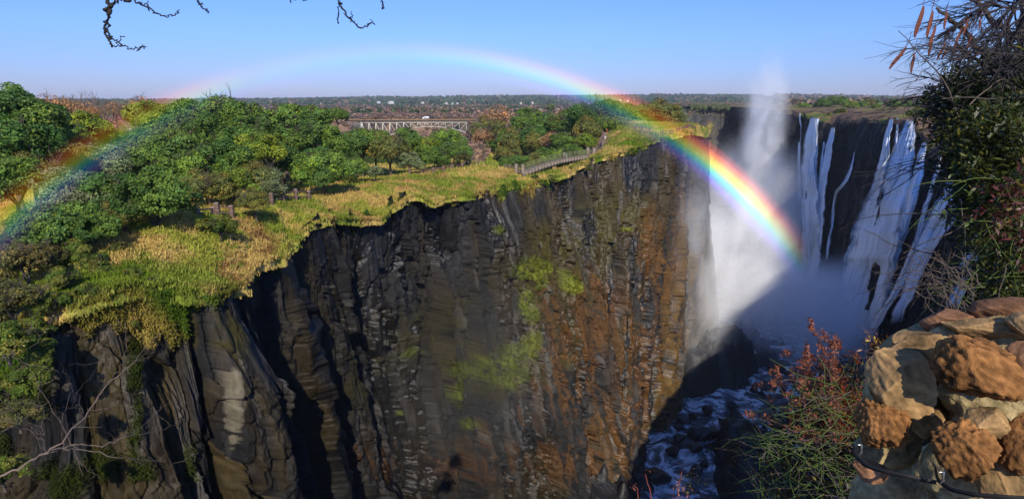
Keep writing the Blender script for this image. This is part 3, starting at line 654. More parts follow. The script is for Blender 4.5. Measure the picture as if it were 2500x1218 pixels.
for r in [('dark',2008,255,640,15),('mid',2030,247,660,13),('mid',2055,252,620,13),('lime',2078,256,600,13),('olive',2052,268,520,13),('mid',1962,260,600,11),('dark',2112,254,700,14),('olive',2135,258,640,12),('mid',2170,252,720,10),('lime',2190,262,560,12),('olive',2095,262,600,10),('mid',2148,262,650,8)]:
    pass
CT = [('dark',2008,254,640,15,'dark rounded tree, leftmost of the big green clump on the falls plateau'),
('mid',2032,247,680,14,'taller mid green tree behind the clump on the falls plateau'),
('mid',2058,250,640,14,'green tree in the middle of the clump on the falls plateau'),
('lime',2078,258,600,13,'bright green tree at the right of the clump on the falls plateau'),
('bush',2052,272,440,12,'lime bush on the brink between two waterfalls'),
('olive',2026,284,425,10,'olive bush hanging over the brink above the split waterfall'),
('mid',1962,261,600,11,'small round tree standing alone at the left of the falls plateau'),
('dark',2178,254,680,12,'dark tree near the right end of the falls plateau'),
('olive',2120,252,720,14,'olive tree right of the clump on the falls plateau'),
('mid',2104,258,700,11,'mid green tree just right of the clump on the falls plateau'),
('lime',2140,262,560,9,'low yellow bush right of the clump on the falls plateau'),
('mid',2215,256,700,10,'green tree touching the dark foliage at right'),
('bush',2236,276,305,18,'yellow-green bush right beside the top of the biggest waterfall')]
for r in CT: plant(*r[:5], r[5], group='trees on the falls plateau')
for i, r in enumerate([(1345,262),(1700,262),(1715,264),(1745,262),(1770,262)]):
    plant('grey', r[0], r[1], 640 if i else 420, 11, ['grey tree behind the two rounded trees beyond the chasm', 'leftmost small tree on the far cliff top', 'small tree second from left on the far cliff top', 'small tree on the far cliff top left of the spray', 'small tree on the far cliff top nearest the spray'][i], group='trees on the far cliff')
# bushes on the grass and along the edges
BS = [('shrub',15,600,64,40,'brownish scrub bush at the far left under the rainbow foot'),('bush',190,610,60,34,'green scrub bush right of the lowest left tree'),('shrub',110,620,58,40,'dull green bush below the lowest left tree'),('bush',40,560,68,36,'yellowish green bush where the rainbow meets the left edge'),('bush',320,668,53,22,'small green bush on the rim left of the split in the left cliff'),('shrub',370,690,52,24,'mossy bush draped over the rim beside the split in the left cliff'),('bush',210,712,49,26,'low bush spilling over the left rim above dark rock'),('bush',80,800,47,36,'tangled green bush on the rim at far left'),('shrub',-20,780,50,50,'dry scrub bush cut by the left edge of the photo'),('bush',110,850,45,30,'creeping bush below the rim at far left'),('bush',30,960,44,42,'leafy creeper clump halfway down at far left'),('bush',330,790,49,10,'thin green creeper clump high on the left rock face'),('bush',325,950,48,9,'thin green creeper clump halfway down the left rock face'),('bush',535,548,66,34,'bright green spreading bush below the near stone fence'),('bush',560,560,66,18,'bright green bush at the right of the one below the near fence'),('shrub',577,543,66,9,'round olive bush at the right post of the near stone fence'),('shrub',285,610,62,34,'round dry brown-twigged bush in the grass at left'),('bush',220,640,58,40,'bright green bush over the left cliff edge'),('bush',250,672,55,30,'yellow-green bush hanging at the left cliff edge'),('bush',150,680,52,36,'leafy bush on the slope at left'),('shrub',60,640,55,50,'olive scrub bush on the viny slope at far left'),('bush',85,900,44,48,'vine-clad green bush hanging on the cliff at far left'),('shrub',20,720,48,60,'dull olive bush at the left edge of the photo'),('bush',130,740,48,34,'green bush above the left rock face'),('bush',10,830,44,50,'bush low at the left edge over the rock'),('bush',0,1150,38,44,'green bush in the bottom left corner'),('shrub',40,1010,40,40,'ragged creeper bush at lower left'),('bush',500,545,67,22,'low green bush left below the near stone fence'),('bush',860,430,120,22,'pale green bush at the edge of the middle grass'),('bush',1440,412,157,10,'small bright bush on the rock below the footbridge'),('bush',1350,440,145,12,'small bush beneath the footbridge pier'),('bush',1280,475,138,7,'tuft hanging on the rock left below the footbridge'),('mid',1265,393,200,22,'hazy green bush behind the left end of the footbridge'),('bush',1305,432,142,10,'grassy bush left beneath the footbridge')]
for k, *r in BS: plant(k, *r[:4], r[4], cat='bush', group='bushes on the slopes')
for L in kinds.values():
    for r, used in L:
        if not used:
            for ch in list(r.children): bpy.data.objects.remove(ch)
            bpy.data.objects.remove(r)
for i, (x, y) in enumerate([(560,598),(574,594),(576,583),(573,605),(508,668),(527,670),(541,630),(562,672),(583,645),(590,650),(594,638),(597,652),(529,632),(520,655),(585,668),(572,650),(495,678),(462,690),(470,672),(606,600)]):
    p = hitG.at(x, y)
    if p is None: continue
    if i == 0:
        seedb = crown_mesh('tussock', 33, 500, .2, G_lime, lumps=5); b = seedb
    else: b = seedb.copy(); C.objects.link(b)
    s = rt.uniform(.25, .55); b.location = (p[0], p[1], p[2]+.1); b.scale = (s, s, s)
    tag(b, 'small green tussock on the rusty bare patch above the near cliff corner', 'tussock', 'tussocks on the bare corner')
# ---- grass tufts on slopes, hanging on the edge and on wet ledges
def tufts(name, Pp, size, cols, seed, k=4, kind='stuff', droop=0.):
    r = np.random.default_rng(seed); n = len(Pp); mb = MB(); cc = []
    for _ in range(k):
        a = r.uniform(0, 2*pi, n); h = size*r.uniform(.5, 1.3, n); lean = r.uniform(.1, .7, n)
        d = np.stack([np.cos(a), np.sin(a), np.zeros(n)], 1); side = np.stack([-np.sin(a), np.cos(a), np.zeros(n)], 1)
        b0 = Pp+d*.08; tip = b0+d*(lean*h)[:, None]; tip[:, 2] += h*(1-droop*1.6); w = (h*.16)[:, None]
        mid = (b0+tip)/2; mid[:, 2] += h*.15
        V = np.stack([b0-side*w, b0+side*w, mid+side*w*.8, tip, mid-side*w*.8], 1)
        mb.V.append(V.reshape(-1, 3)); i = np.arange(n)*5+mb.n
        mb.F.append(np.concatenate([np.stack([i, i+1, i+2, i+4], 1), np.stack([i+4, i+2, i+3, i+3], 1)])); mb.n += 5*n
        cc.append(np.repeat(cols*r.uniform(.8, 1.2, (n, 1)), 5, 0))
    return tag(mb.build(name, M_grass, col=np.vstack(cc)), kind=kind)
gv = np.dstack([gx, gy, gz]); r_ = np.random.default_rng(3)
m = (uu[None, :] >= -1)*(gpx > -100)*(gpx < 1760)*(gpy > 300)*(gpy < 1050)
dcam = np.hypot(gx, gy)
prob = m*np.clip((dcam/80)**-1, 0, 1)*np.where(uu[None, :] < .012, 1.6, .75)
sel = r_.random(gx.shape) < prob*.6
Pt = gv[sel]+r_.normal(size=(sel.sum(), 3))*[.3, .3, 0]; 
tufts('dry_grass', Pt, np.clip(.20+.0022*dcam[sel], .30, .55), gc[sel]*1.3, 4, 3)
wn3 = np.concatenate([nE, np.zeros((NS, 1))], 1)[:, None, :]
plm = np.clip(Gm+lime*1.2+vine, 0, 1); sel = (r_.random(S.shape) < plm*np.where(wpx < 420, .9, .35))*(wpx > -100)*(D < 95)
Pt = (WV+wn3*.1)[sel]; tufts('hanging_moss', Pt, .28+.004*np.hypot(Pt[:, 0], Pt[:, 1]), col[sel]*1.2, 5, 3, droop=.75)
# ---- far woodland
def clumps(name, x, y, z, rad, nq, pal, seed, lab):
    r = np.random.default_rng(seed); n = len(x); c = np.stack([x, y, z], 1)
    rr = np.repeat(rad, nq); cen = np.repeat(c, nq, 0); d = r.normal(size=(n*nq, 3)); d /= np.linalg.norm(d, axis=1)[:, None]; d[:, 2] = abs(d[:, 2])
    p = cen+d*rr[:, None]*np.array([1, 1, .9])*r.uniform(.5, 1, (n*nq, 1))
    nn = d+r.normal(size=d.shape)*.5; nn /= np.linalg.norm(nn, axis=1)[:, None]; q = r.normal(size=d.shape); ax = np.cross(nn, q); ax /= np.linalg.norm(ax, axis=1)[:, None]; ay = np.cross(nn, ax)
    s = rr*(1.9/np.sqrt(nq))*r.uniform(.6, 1.3, n*nq); mb = MB(); mb.quads(p, ax*s[:, None]*.7, ay*s[:, None])
    cb = np.array(pal)[r.integers(0, len(pal), n)]*r.uniform(.7, 1.3, (n, 1)); cl = np.repeat(cb, nq, 0)*r.uniform(.6, 1.4, (n*nq, 1))
    return tag(mb.build(name, M_leaf, col=np.repeat(cl, 4, 0)), kind='stuff')
def scatter(n, px0_, px1_, d0, d1, seed, pw=1.0):
    r = np.random.default_rng(seed); a0_, a1_ = azpx(px0_), azpx(px1_); a = r.uniform(a0_, a1_, n); d = d0*(d1/d0)**(r.random(n)**pw); return d*np.sin(a), d*np.cos(a), d, r
BR = [(.24, .145, .10), (.30, .20, .14), (.21, .145, .12), (.27, .16, .09)]; GR = [(.05, .09, .03), (.07, .11, .03), (.05, .08, .03)]
def vmask(x, y):                                             # keep the gorge under the steel bridge free
    px, _, _ = proj(np.stack([x, y, x*0-22], 1)); d = np.hypot(x, y); return (px > 815) & (px < 1185) & (d < 665)
x, y, d, r = scatter(3800, -250, 1640, 300, 800, 51); k = ~vmask(x, y); x, y, d = x[k], y[k], d[k]; k = d > np.interp(np.arctan2(x, y), azs, R0)+8; x, y, d = x[k], y[k], d[k]
clumps('dry_woodland', x, y, far_z(x, y)+.5, r.uniform(2.5, 5, len(x)), 46, BR+BR+GR[:1], 52, '')
x, y, d, r = scatter(5200, -250, 1800, 800, 2600, 53); clumps('far_woodland', x, y, far_z(x, y)+.5, r.uniform(4, 8, len(x)), 22, BR+GR, 54, '')
x, y, d, r = scatter(7000, -250, 1860, 2400, 7500, 55, .8); clumps('hill_woodland', x, y, far_z(x, y), r.uniform(9, 18, len(x)), 14, GR+GR+BR[:1], 56, '')
x, y, d, r = scatter(1500, 1640, 1900, 850, 1600, 59); clumps('far_woodland', x, y, far_z(x, y)-.3, r.uniform(4, 7, len(x)), 22, GR+GR+BR, 60, '')
x, y, d, r = scatter(3000, 1890, 2700, 900, 6000, 57); clumps('bank_woodland', x, y, x*0-8.5+(far_z(x, y)+22)*.8*sm(1200, 3000, d), r.uniform(4, 8, len(x))*(1+d/3000), 18, GR+BR, 58, '')
x, y, d, r = scatter(900, 800, 1240, 668, 800, 63); clumps('dry_woodland', x, y, far_z(x, y)+1, r.uniform(2, 4, len(x)), 40, BR, 64, '')
# slope of hollow brown woods right behind the chasm
x, y, d, r = scatter(420, 1150, 1420, 268, 330, 61); clumps('dry_woodland', x, y, ground_z(x, y)+1.5, r.uniform(2.5, 4.5, len(x)), 80, BR, 62, '')
# ---------------------------------------------------------------- waterfalls
def fall_mat():
    m = bpy.data.materials.new('falling water'); m.use_nodes = True; N = m.node_tree.nodes; L = m.node_tree.links; b = N['Principled BSDF']
    b.inputs['Base Color'].default_value = (.86, .9, .95, 1); b.inputs['Roughness'].default_value = .6; b.inputs['Specular IOR Level'].default_value = .3
    at = N.new('ShaderNodeAttribute'); at.attribute_name = 'Alpha'; L.new(at.outputs['Fac'], b.inputs['Alpha'])
    ac = N.new('ShaderNodeAttribute'); ac.attribute_name = 'Col'; L.new(ac.outputs['Color'], b.inputs['Base Color'])
    return m
M_fall = fall_mat()
def smooth1(a, k): h = np.hanning(k); h /= h.sum(); return np.convolve(np.pad(a, k//2, 'edge'), h, 'valid')[:len(a)]
def waterfall(rows, label, seed, off=1.8, dens=1.0, nr=170, nc=60):
    """rows: (px left, px right, py) from the brink down; the sheet hugs the rock behind it"""
    rows = np.array(rows, float); py = np.linspace(rows[0, 2], rows[-1, 2], nr)
    l = np.interp(py, rows[:, 2], rows[:, 0]); r = np.interp(py, rows[:, 2], rows[:, 1])
    l, r = l-(r-l)*.09, r+(r-l)*.09
    wob = (fbm(py/30, py*0, seed)-.5)*np.minimum(10, (r-l)*.25); l = l+wob; r = r+wob+(fbm(py/22, py*0, seed+1)-.5)*5
    dl = []
    for i in range(0, nr, 6):
        row = []
        for f in (0.1, .5, .9):
            p = hitF.at(l[i]*(1-f)+r[i]*f, py[i]); row.append(np.hypot(p[0], p[1]) if p is not None else np.nan)
        dl.append(row)
    dl = np.array(dl)
    for j in range(3):
        c = dl[:, j]; k = ~np.isnan(c); dl[:, j] = np.interp(np.arange(len(c)), np.arange(len(c))[k], c[k])
        c = dl[:, j]; dl[:, j] = smooth1(np.array([c[max(0, q-2):q+3].min() for q in range(len(c))]), 7)
    ii = np.linspace(0, len(dl)-1, nr); V = np.zeros((nr, nc, 3)); f = np.linspace(0, 1, nc)
    D0 = np.stack([np.interp(ii, np.arange(len(dl)), dl[:, j]) for j in range(3)], 1)
    dist = np.stack([np.interp(f, [.1, .5, .9], D0[i]) for i in range(nr)])
    sc = dist.mean()/FPX; wm = (r-l).mean()*sc; hm = (rows[-1, 2]-rows[0, 2])*sc*1.1
    u = np.broadcast_to(f[None]*wm, (nr, nc)); v = np.broadcast_to(np.linspace(0, hm, nr)[:, None], (nr, nc))
    st = fbm(u/.55+.8*fbm(u/3, v/7, seed+9), v/18, seed+2, 5); bl = fbm(u/2.5, v/5, seed+3, 4); lobe = fbm(u/3.2, v/24, seed+4, 4)
    dist = dist-off-(2.2 if wm > 12 else .4)-1.6*(st-.5)-2.6*(lobe-.5)-1.2*np.sin(np.pi*f)[None]*min(1, wm/8)
    X, Y, Z = ray(l[:, None]*(1-f)+r[:, None]*f, py[:, None]+0*f); V[..., 0] = X*dist; V[..., 1] = Y*dist; V[..., 2] = Z*dist
    edge = np.minimum(f, 1-f)[None]*2; e = sm(.0, .42, edge+.45*(bl-.5)+.3*(st-.5)); 
    gap = sm(.28, .52, st*.6+lobe*.4-.17+dens*.26*(1+.5*edge))
    al = e*gap*sm(0, .02, np.linspace(0, 1, nr))[:, None]*sm(1.02, .9, np.linspace(0, 1, nr))[:, None]
    c = np.array([.86, .93, 1.0])*(.62+.38*sm(.3, .68, st*.5+lobe*.5))[..., None]
    o = mesh_obj('waterfall', V, grid_faces(nr, nc)[:, ::-1], M_fall, attrs={'Col': c.reshape(-1, 3), 'Alpha': al.ravel()}, smooth=True)
    return tag(o, label, 'waterfall', 'waterfalls down the shaded cliff')
waterfall([(1951,1956,276),(1949,1955,340),(1946,1955,430),(1944,1956,500)], 'thin hair-like waterfall, leftmost on the dark cliff', 1000, dens=.7, nc=16)
waterfall([(1980,1990,285),(1966,1994,330),(1958,1990,400),(1956,1996,480),(1956,2002,550),(1950,1998,680)], 'broad white veil, left strand of the split waterfall', 1010, dens=1.3)
waterfall([(1992,1998,288),(1988,1996,330),(1984,1996,400),(1982,1996,480)], 'narrow strand tucked between the two strands of the split waterfall', 1020, dens=.8, nc=20)
waterfall([(2030,2039,310),(2018,2034,350),(2006,2026,410),(1996,2016,480),(1986,2008,560),(1975,2000,640),(1960,1992,700)], 'white right strand of the split waterfall', 1030, dens=1.2)
waterfall([(2010,2014,345),(2002,2010,400),(1994,2004,470),(1986,1998,540)], 'slim inner strand left of the right strand of the split waterfall', 1035, dens=.8, nc=18)
waterfall([(2085,2088,368),(2075,2082,410),(2062,2072,440),(2040,2050,465),(2032,2040,500),(2024,2032,560),(2014,2020,640)], 'faint trickle zigzagging down the black middle of the cliff', 1040, dens=.35, nc=16)
waterfall([(2172,2180,288),(2160,2174,330),(2148,2170,380),(2134,2158,440),(2118,2140,490),(2096,2122,540),(2078,2104,600),(2060,2090,680)], 'narrow sunlit-topped waterfall just left of the biggest one', 1050, dens=1.1, nc=40)
waterfall([(2190,2194,288),(2186,2192,330),(2184,2189,352)], 'short thin strand between the narrow and the biggest waterfall', 1055, dens=.8, nc=12)
waterfall([(2212,2234,291),(2196,2232,330),(2180,2232,380),(2160,2228,430),(2112,2218,490),(2092,2208,540),(2074,2192,600),(2054,2178,670),(2036,2160,740),(2020,2144,800),(2010,2135,850)], 'biggest waterfall, a broad white curtain down the right cliff', 1060, dens=2.5, nc=140, nr=260)
waterfall([(2252,2260,346),(2238,2258,380),(2226,2254,430),(2206,2240,480),(2190,2224,540),(2176,2206,600),(2160,2186,660),(2140,2170,730)], 'waterfall hugging the right side of the biggest one', 1070, dens=1.3, nc=60)
waterfall([(2294,2302,376),(2280,2292,420),(2264,2276,470),(2246,2262,530),(2228,2246,590),(2206,2226,650),(2170,2194,720),(2124,2150,790),(2110,2126,840)], 'long thin waterfall on the black stepped rock near the foliage', 1080, dens=.6, nc=30)
waterfall([(2316,2362,436),(2296,2352,480),(2262,2330,540),(2236,2290,600),(2216,2260,660),(2196,2230,720),(2170,2200,790)], 'ragged cascade over stepped black rock half behind the foliage', 1090, dens=.75, nc=70)
waterfall([(2380,2420,560),(2350,2392,620),(2330,2366,680),(2306,2340,750)], 'pale blue cascade glimpsed through the foliage at right', 1100, dens=1.0, nc=40)

# ---------------------------------------------------------------- steel bridge over the far gorge
M_steel = mat('pale steel', (.60, .56, .42), rough=.6, noise=.1, nscale=.5); M_steel2 = mat('grey steel', (.20, .23, .25), rough=.6); M_dark = mat('dark girder', (.06, .06, .065), rough=.8); M_orail = mat('rusty railing', (.36, .22, .09), rough=.8); M_conc = mat('concrete', (.30, .28, .25), rough=.9, noise=.2, nscale=1)
YB = 622.0
def PY(px, py, Y): r = ray(px, py); return r*(Y/r[1])
br = empty('steel_bridge', tuple(PY(1000, 296, YB))); bo = np.array(br.location)
def bpart(mb, name, m, par=None):
    o = mb.build(name, m, par or br); 
    if par is None: o.location = -Vector(bo)
    return o
chord = 299.8
def arch_y(px): return 309.3+((px-1053)/97.)**2*19.4
panels = [1138.5-17*k for k in range(16)]
for side, (dY, m_, nm) in enumerate([(0, M_steel, 'truss'), (10, M_steel2, 'truss')]):
    mb = MB(); off = dY
    mb.bar(PY(882, chord+.4, YB)+[0, off, 0], PY(1141, chord-.8, YB)+[0, off, 0], .75)
    for k in range(len(panels)):
        x = panels[k]; yb = min(arch_y(x), 350); w = .8 if x < 1000 else .45
        mb.bar(PY(x, chord, YB)+[0, off, 0], PY(x, yb, YB)+[0, off, 0], w)
        if k+1 < len(panels):
            x2 = panels[k+1]
            a, b = (x, x2) if x > 1055 else (x2, x)
            mb.bar(PY(a, chord, YB)+[0, off, 0], PY(b, min(arch_y(b), 350), YB)+[0, off, 0], .42)
    pts = np.array([PY(x, arch_y(x), YB)+[0, off, 0] for x in np.linspace(1151, 915, 40)])
    for a, b in zip(pts[:-1], pts[1:]): mb.bar(a, b, .7)
    bpart(mb, nm, m_)
mb = MB(); mb.bar(PY(840, 295.8, YB)+[0, 5, 0], PY(1160, 294.8, YB)+[0, 5, 0], 10, 1.1); bpart(mb, 'deck', M_dark)
for x in np.arange(848, 1150, 17):
    mb = MB(); mb.bar(PY(x, 296.4, YB-.3), PY(x, 299.8, YB-.3), .9, .6); bpart(mb, 'girder_post', M_steel2)
for dY in (-.4, 10.4):
    mb = MB()
    for yy in (292.6, 293.6): mb.bar(PY(840, yy+.7, YB)+[0, dY, 0], PY(1160, yy-.3, YB)+[0, dY, 0], .22)
    for x in np.arange(842, 1160, 2.2): mb.bar(PY(x, 292.9, YB)+[0, dY, 0], PY(x, 295, YB)+[0, dY, 0], .3)
    bpart(mb, 'railing', M_orail)
mb = MB(); mb.box(PY(882, 312, YB)+[0, 5, 0], (2.4, 10, 12)); bpart(mb, 'pier', M_conc)
mb = MB()
for yy in (302.2, 309.3): mb.bar(PY(853, yy, YB), PY(880, yy, YB), .35)
for i, x in enumerate(np.arange(855, 881, 6)): mb.bar(PY(x, 302.2, YB), PY(x, 309.3, YB), .25); mb.bar(PY(x, 302.2 if i % 2 else 309.3, YB), PY(x+6, 309.3 if i % 2 else 302.2, YB), .22)
bpart(mb, 'approach_truss', M_steel2)
for x in (901, 1008.5):
    mb = MB(); mb.bar(PY(x, 293, YB), PY(x, 284, YB), .22); bpart(mb, 'lamp_post', M_conc)
tag(br, 'long steel arch bridge with pale truss and ochre railing beyond the forest', 'bridge')
tk = empty('truck', tuple(PY(1040, 293, YB+4))); M_white = mat('white paint', (.75, .75, .75), rough=.5); M_rub = mat('rubber', (.02, .02, .02)); M_glass = mat('glass', (.03, .04, .05), rough=.1)
mb = MB(); mb.box((.8, 0, 2.4), (5, 2.3, 2.2)); mb.box((.8, 0, 3.55), (4.6, 2.0, .12)); mb.build('cargo_box', M_white, tk)
mb = MB(); mb.box((-2.9, 0, 1.7), (1.7, 2.2, 1.7)); mb.box((-2.75, 0, 2.65), (1.3, 2.1, .3)); mb.build('cab', M_white, tk)
mb = MB(); mb.box((-3.8, 0, 2.0), (.06, 1.9, .7)); mb.build('windscreen', M_glass, tk)
for x in (-2.8, 1.4, 2.5):
    for s in (-1, 1):
        mb = MB(); mb.tube([(x, s*.85, .5), (x, s*1.15, .5)], .5, 12); mb.build('wheel', M_rub, tk)
tag(tk, 'small white truck crossing the distant steel bridge', 'truck')

# ---------------------------------------------------------------- far houses and masts on the ridge
M_roof = mat('pale roof', (.5, .5, .48)); M_wall = mat('cream wall', (.5, .42, .33))
HS = [(955,253,2200,24,'white pitched roof, the brightest of the far buildings, above the steel bridge'),(925,252,2400,14,'pale long roof left of the brightest far white building'),(1032,253,2400,14,'pale flat roof above the truck on the steel bridge'),(1090,254,2300,10,'small white house left of the row of three beyond the bridge'),(1105,255,2300,8,'small white house in the middle of the row beyond the bridge'),(1117,254,2350,8,'small white house right end of the row beyond the bridge'),(1150,245,3200,8,'tiny pale house high on the ridge right of the mast'),(1272,254,1900,9,'pale house left of two above the brown woods'),(1300,253,1900,9,'pinkish house right of two above the brown woods'),(710,257,2500,12,'ochre low building on the slope left of the steel bridge'),(783,256,2500,14,'long ochre building on the slope left of the steel bridge'),(1514,246,2600,7,'small sunlit house behind the tall leafless tree'),(1532,248,2500,9,'cream house under the rainbow on the ridge')]
for i, (px, py, d, w, lab) in enumerate(HS):
    p = P(px, py, d); p[2] = max(p[2], -30); h = empty('house', tuple(p)); W_ = w*d/FPX*.6
    mb = MB(); mb.box((0, 0, 0), (W_, 12, 6)); mb.build('wall', M_wall if 'white' not in lab else M_roof, h)
    mb = MB(); x = W_/2+.6; V = [(-x, -7, 3.01), (x, -7, 3.01), (x, 7, 3.01), (-x, 7, 3.01), (-x*.55, 0, 3.0+min(6, W_*.25)), (x*.55, 0, 3.0+min(6, W_*.25))]
    mb.add(V, [(0, 1, 5, 4), (2, 3, 4, 5), (1, 2, 5, 5), (3, 0, 4, 4), (0, 3, 2, 1)]); mb.build('roof', M_roof if 'ochre' not in lab else M_wall, h)
    tag(h, lab, 'house', 'far houses on the ridge')
M_mast = mat('mast paint', (.62, .6, .6)); M_mred = mat('mast red', (.5, .12, .08))
for px, pt, pb, d, lab in [(1132,224,242,4000,'tall thin radio mast on the ridge above the right end of the bridge'),(965,233,242,3600,'short mast on the ridge above the steel bridge'),(1218,230,242,3800,'mast on the ridge between the bridge and the leafless tree'),(1363,233,245,3000,'red and white mast left of the leafless tree'),(1602,222,235,4000,'red and white mast on the ridge right of the leafless tree'),(1722,236,248,3000,'white pole on the ridge above the far cliff'),(1698,234,246,3200,'mast left of the white pole above the far cliff'),(2054,226,240,3500,'mast behind the green clump on the falls plateau')]:
    b_, t_ = P(px, pb+3, d), P(px, pt, d); H = t_[2]-b_[2]; ms = empty('radio_mast', tuple(b_)); w = d/FPX*.5
    for q in range(4):
        mb = MB()
        for sx, sy in ((-w, -w), (w, -w), (0, w)):
            f = 1-q/6; g = 1-(q+1)/6; mb.bar((sx*f, sy*f, H*q/4), (sx*g, sy*g, H*(q+1)/4), w*.7)
        mb.bar((-w*.8, -w*.8, H*q/4), (w*.7, -w*.8, H*(q+1)/4), w*.4); mb.build('lattice_section', M_mred if q % 2 else M_mast, ms)
    tag(ms, lab, 'mast', 'masts on the ridge')
wt = empty('water_tower', tuple(P(916, 243, 3600)))
mb = MB(); mb.tube([(0, 0, 0), (0, 0, 6)], 2.2, 10); mb.build('shaft', M_conc, wt)
mb = MB(); mb.tube([(0, 0, 5.9), (0, 0, 8), (0, 0, 11), (0, 0, 12)], [2.2, 7, 8.5, .5], 16); mb.build('tank', M_conc, wt); tag(wt, 'saucer-topped water tower on the far ridge above the steel bridge', 'tower')

# ---------------------------------------------------------------- stone fences along the path
M_stone = mat('stacked stone', attr=True, rough=.9, noise=.4, nscale=6, bump=.03, bscale=8); M_rail = mat('weathered rail', (.16, .105, .08), rough=.9, noise=.3, nscale=5)
def pillar(mb, cols, h, w, rg):
    z = -.6
    while z < h:
        t = rg.uniform(.09, .16); k = rg.uniform(.88, 1.1)
        a = rg.uniform(-.2, .2); n0 = mb.n; mb.box((rg.uniform(-.02, .02), rg.uniform(-.02, .02), z+t/2), (w*k, w*rg.uniform(.88, 1.1), t*.93), rz=a); cols.append(np.tile(np.array([.22, .145, .115])*rg.uniform(.55, 1.3), (8, 1))); z += t
    mb.box((0, 0, h), (w*.85, w*.85, .16), rz=.3); cols.append(np.tile([.3, .22, .17], (8, 1)))
def fence(name, pts, label, hs, w=.5, rails=(.4, .85), thick=.10, group='stone fences along the path', dz=0):
    ps = []
    for (x, y) in pts:
        p = hitG.at(x, y); ps.append(np.array(p))
    root = empty(name, tuple(ps[0])); o0 = ps[0]; rg = random.Random(int(pts[0][0]))
    for p, h in zip(ps, hs):
        mb = MB(); cols = []; pillar(mb, cols, h, w, rg); q = mb.build('pillar', M_stone, root, col=np.vstack(cols)); q.location = tuple(p-o0)
    for a, b, ha, hb in zip(ps[:-1], ps[1:], hs[:-1], hs[1:]):
        for f in rails:
            if rg.random() < .12 and len(ps) > 5: continue
            mb = MB(); mb.tube([a-o0+[0, 0, f*ha], (a+b)/2-o0+[0, 0, f*(ha+hb)/2-.03], b-o0+[0, 0, f*hb]], thick, 6); mb.build('rail', M_rail, root)
    return tag(root, label, 'fence', group), ps
fence('stone_fence', [(483,526),(523,527),(532,529),(567,530)], 'nearest stone-pillared fence, below the bright yellow-green tree', [.9, 1.3, 1.9, 1.6])
fence('stone_fence', [(655,495),(668,497),(693,493),(726,491),(756,489)], 'stone-pillared fence at the mouth of the path, second from the left', [.9, 1.5, 1.5, 1.9, 1.5])
fence('stone_fence', [(1000,424),(1034,424),(1058,422),(1082,418),(1106,412),(1118,410),(1128,408),(1140,405),(1148,402),(1160,399),(1170,399)], 'long row of stone pillars in the middle before the footbridge', [1.3]*11, w=.6)
fence('stone_fence', [(1234,413),(1245,414),(1256,416),(1266,419)], 'short fence leading to the left end of the footbridge', [1.2]*4, w=.45)
fence('timber_fence', [(1551,316),(1568,318),(1587,321),(1604,328),(1613,329),(1620,330),(1625,331),(1632,331),(1638,330),(1643,329)], 'brown post fence on the grass right of the stairs ending at the lookout', [1.3, 1.2, 1.2, 1.8, 1.6, 1.9, 1.8, 2.0, 1.8, 1.6], w=.4)
fence('timber_fence', [(1652,322),(1660,318),(1668,316),(1675,313),(1682,312),(1690,314),(1698,316)], 'brown post fence around the farthest lookout inside the rainbow', [1.2]*7, w=.4)
# ---------------------------------------------------------------- footbridge, stairs
M_deck = mat('footbridge concrete', (.26, .20, .15), rough=.9, noise=.3, nscale=1); M_mesh = mat('green wire mesh', (.18, .19, .08), rough=.7)
a_ = P(1268, 421, 148); b_ = P(1442, 378, 173); fb = empty('footbridge', tuple(a_)); n_ = 24
def fpt(t, dz=0, side=0):
    p = a_*(1-t)+b_*t; L2 = b_-a_; nr = np.array([L2[1], -L2[0], 0]); nr /= np.linalg.norm(nr); return p-a_+np.array([0, 0, dz+1.3*sin(pi*t)*.6])+nr*side
mb = MB()
for i in range(n_):
    t0, t1 = i/n_, (i+1)/n_; mb.bar(fpt(t0, .0), fpt(t1, .0), 2.2, .25)
mb.build('deck', M_deck, fb)
for sd in (-1, 1):
    mb = MB()
    for i in range(n_):
        t0, t1 = i/n_, (i+1)/n_; h0 = .55+2.2*abs(2*((t0*1.9) % 1)-1)**3*(t0 > .5)
        a0_ = fpt(t0, -.15, sd); b0_ = fpt(t1, -.15, sd); hh = .75+.9*abs((t0+t1)/2-.5)
        mb.bar(a0_-[0, 0, hh/2], b0_-[0, 0, hh/2], .3, hh)
    mb.build('beam', M_deck, fb)
    mb = MB(); 
    for z in np.linspace(.15, 1.55, 8): mb.tube([fpt(t, z, sd*1.05) for t in np.linspace(0, 1, n_)], .018 if z < 1.5 else .05, 4)
    for t in np.linspace(0, 1, 130): mb.bar(fpt(t, .1, sd*1.05), fpt(t, 1.55, sd*1.05), .015)
    for t in np.linspace(0, 1, 15): mb.bar(fpt(t, .1, sd*1.05), fpt(t, 1.65, sd*1.05), .1)
    mb.build('mesh_railing', M_mesh, fb)
for t in (0, 1):
    for sd in (-1, 1):
        mb = MB(); q = fpt(t, .3, sd*1.2); mb.box(q, (.7, .7, 3.6)); mb.box(q+[0, 0, 1.86], (.9, .9, .12)); mb.build('end_pillar', M_deck, fb)
mb = MB(); q = fpt(.44, -4.6); mb.box(q, (1.1, 1.6, 8)); mb.box(q+[0, 0, 3.9], (1.6, 2.2, .5)); mb.build('pier', M_deck, fb)
tag(fb, 'narrow concrete footbridge with green mesh railings across the chasm', 'footbridge')
st = empty('stairway', tuple(P(1444, 378, 174))); s0 = np.array(st.location)
path = [(1444,378),(1458,370),(1470,358),(1477,347),(1480,336),(1479,322)]; sp = []
for x, y in path: p = hitG.at(x, y); sp.append(p)
sp = np.array(sp); sp[0] = b_; d_ = np.linspace(0, len(sp)-1, 60); SP = np.stack([np.interp(d_, np.arange(len(sp)), sp[:, j]) for j in range(3)], 1)
for j in range(3): SP[:, j] = smooth1(SP[:, j], 11)
mb = MB()
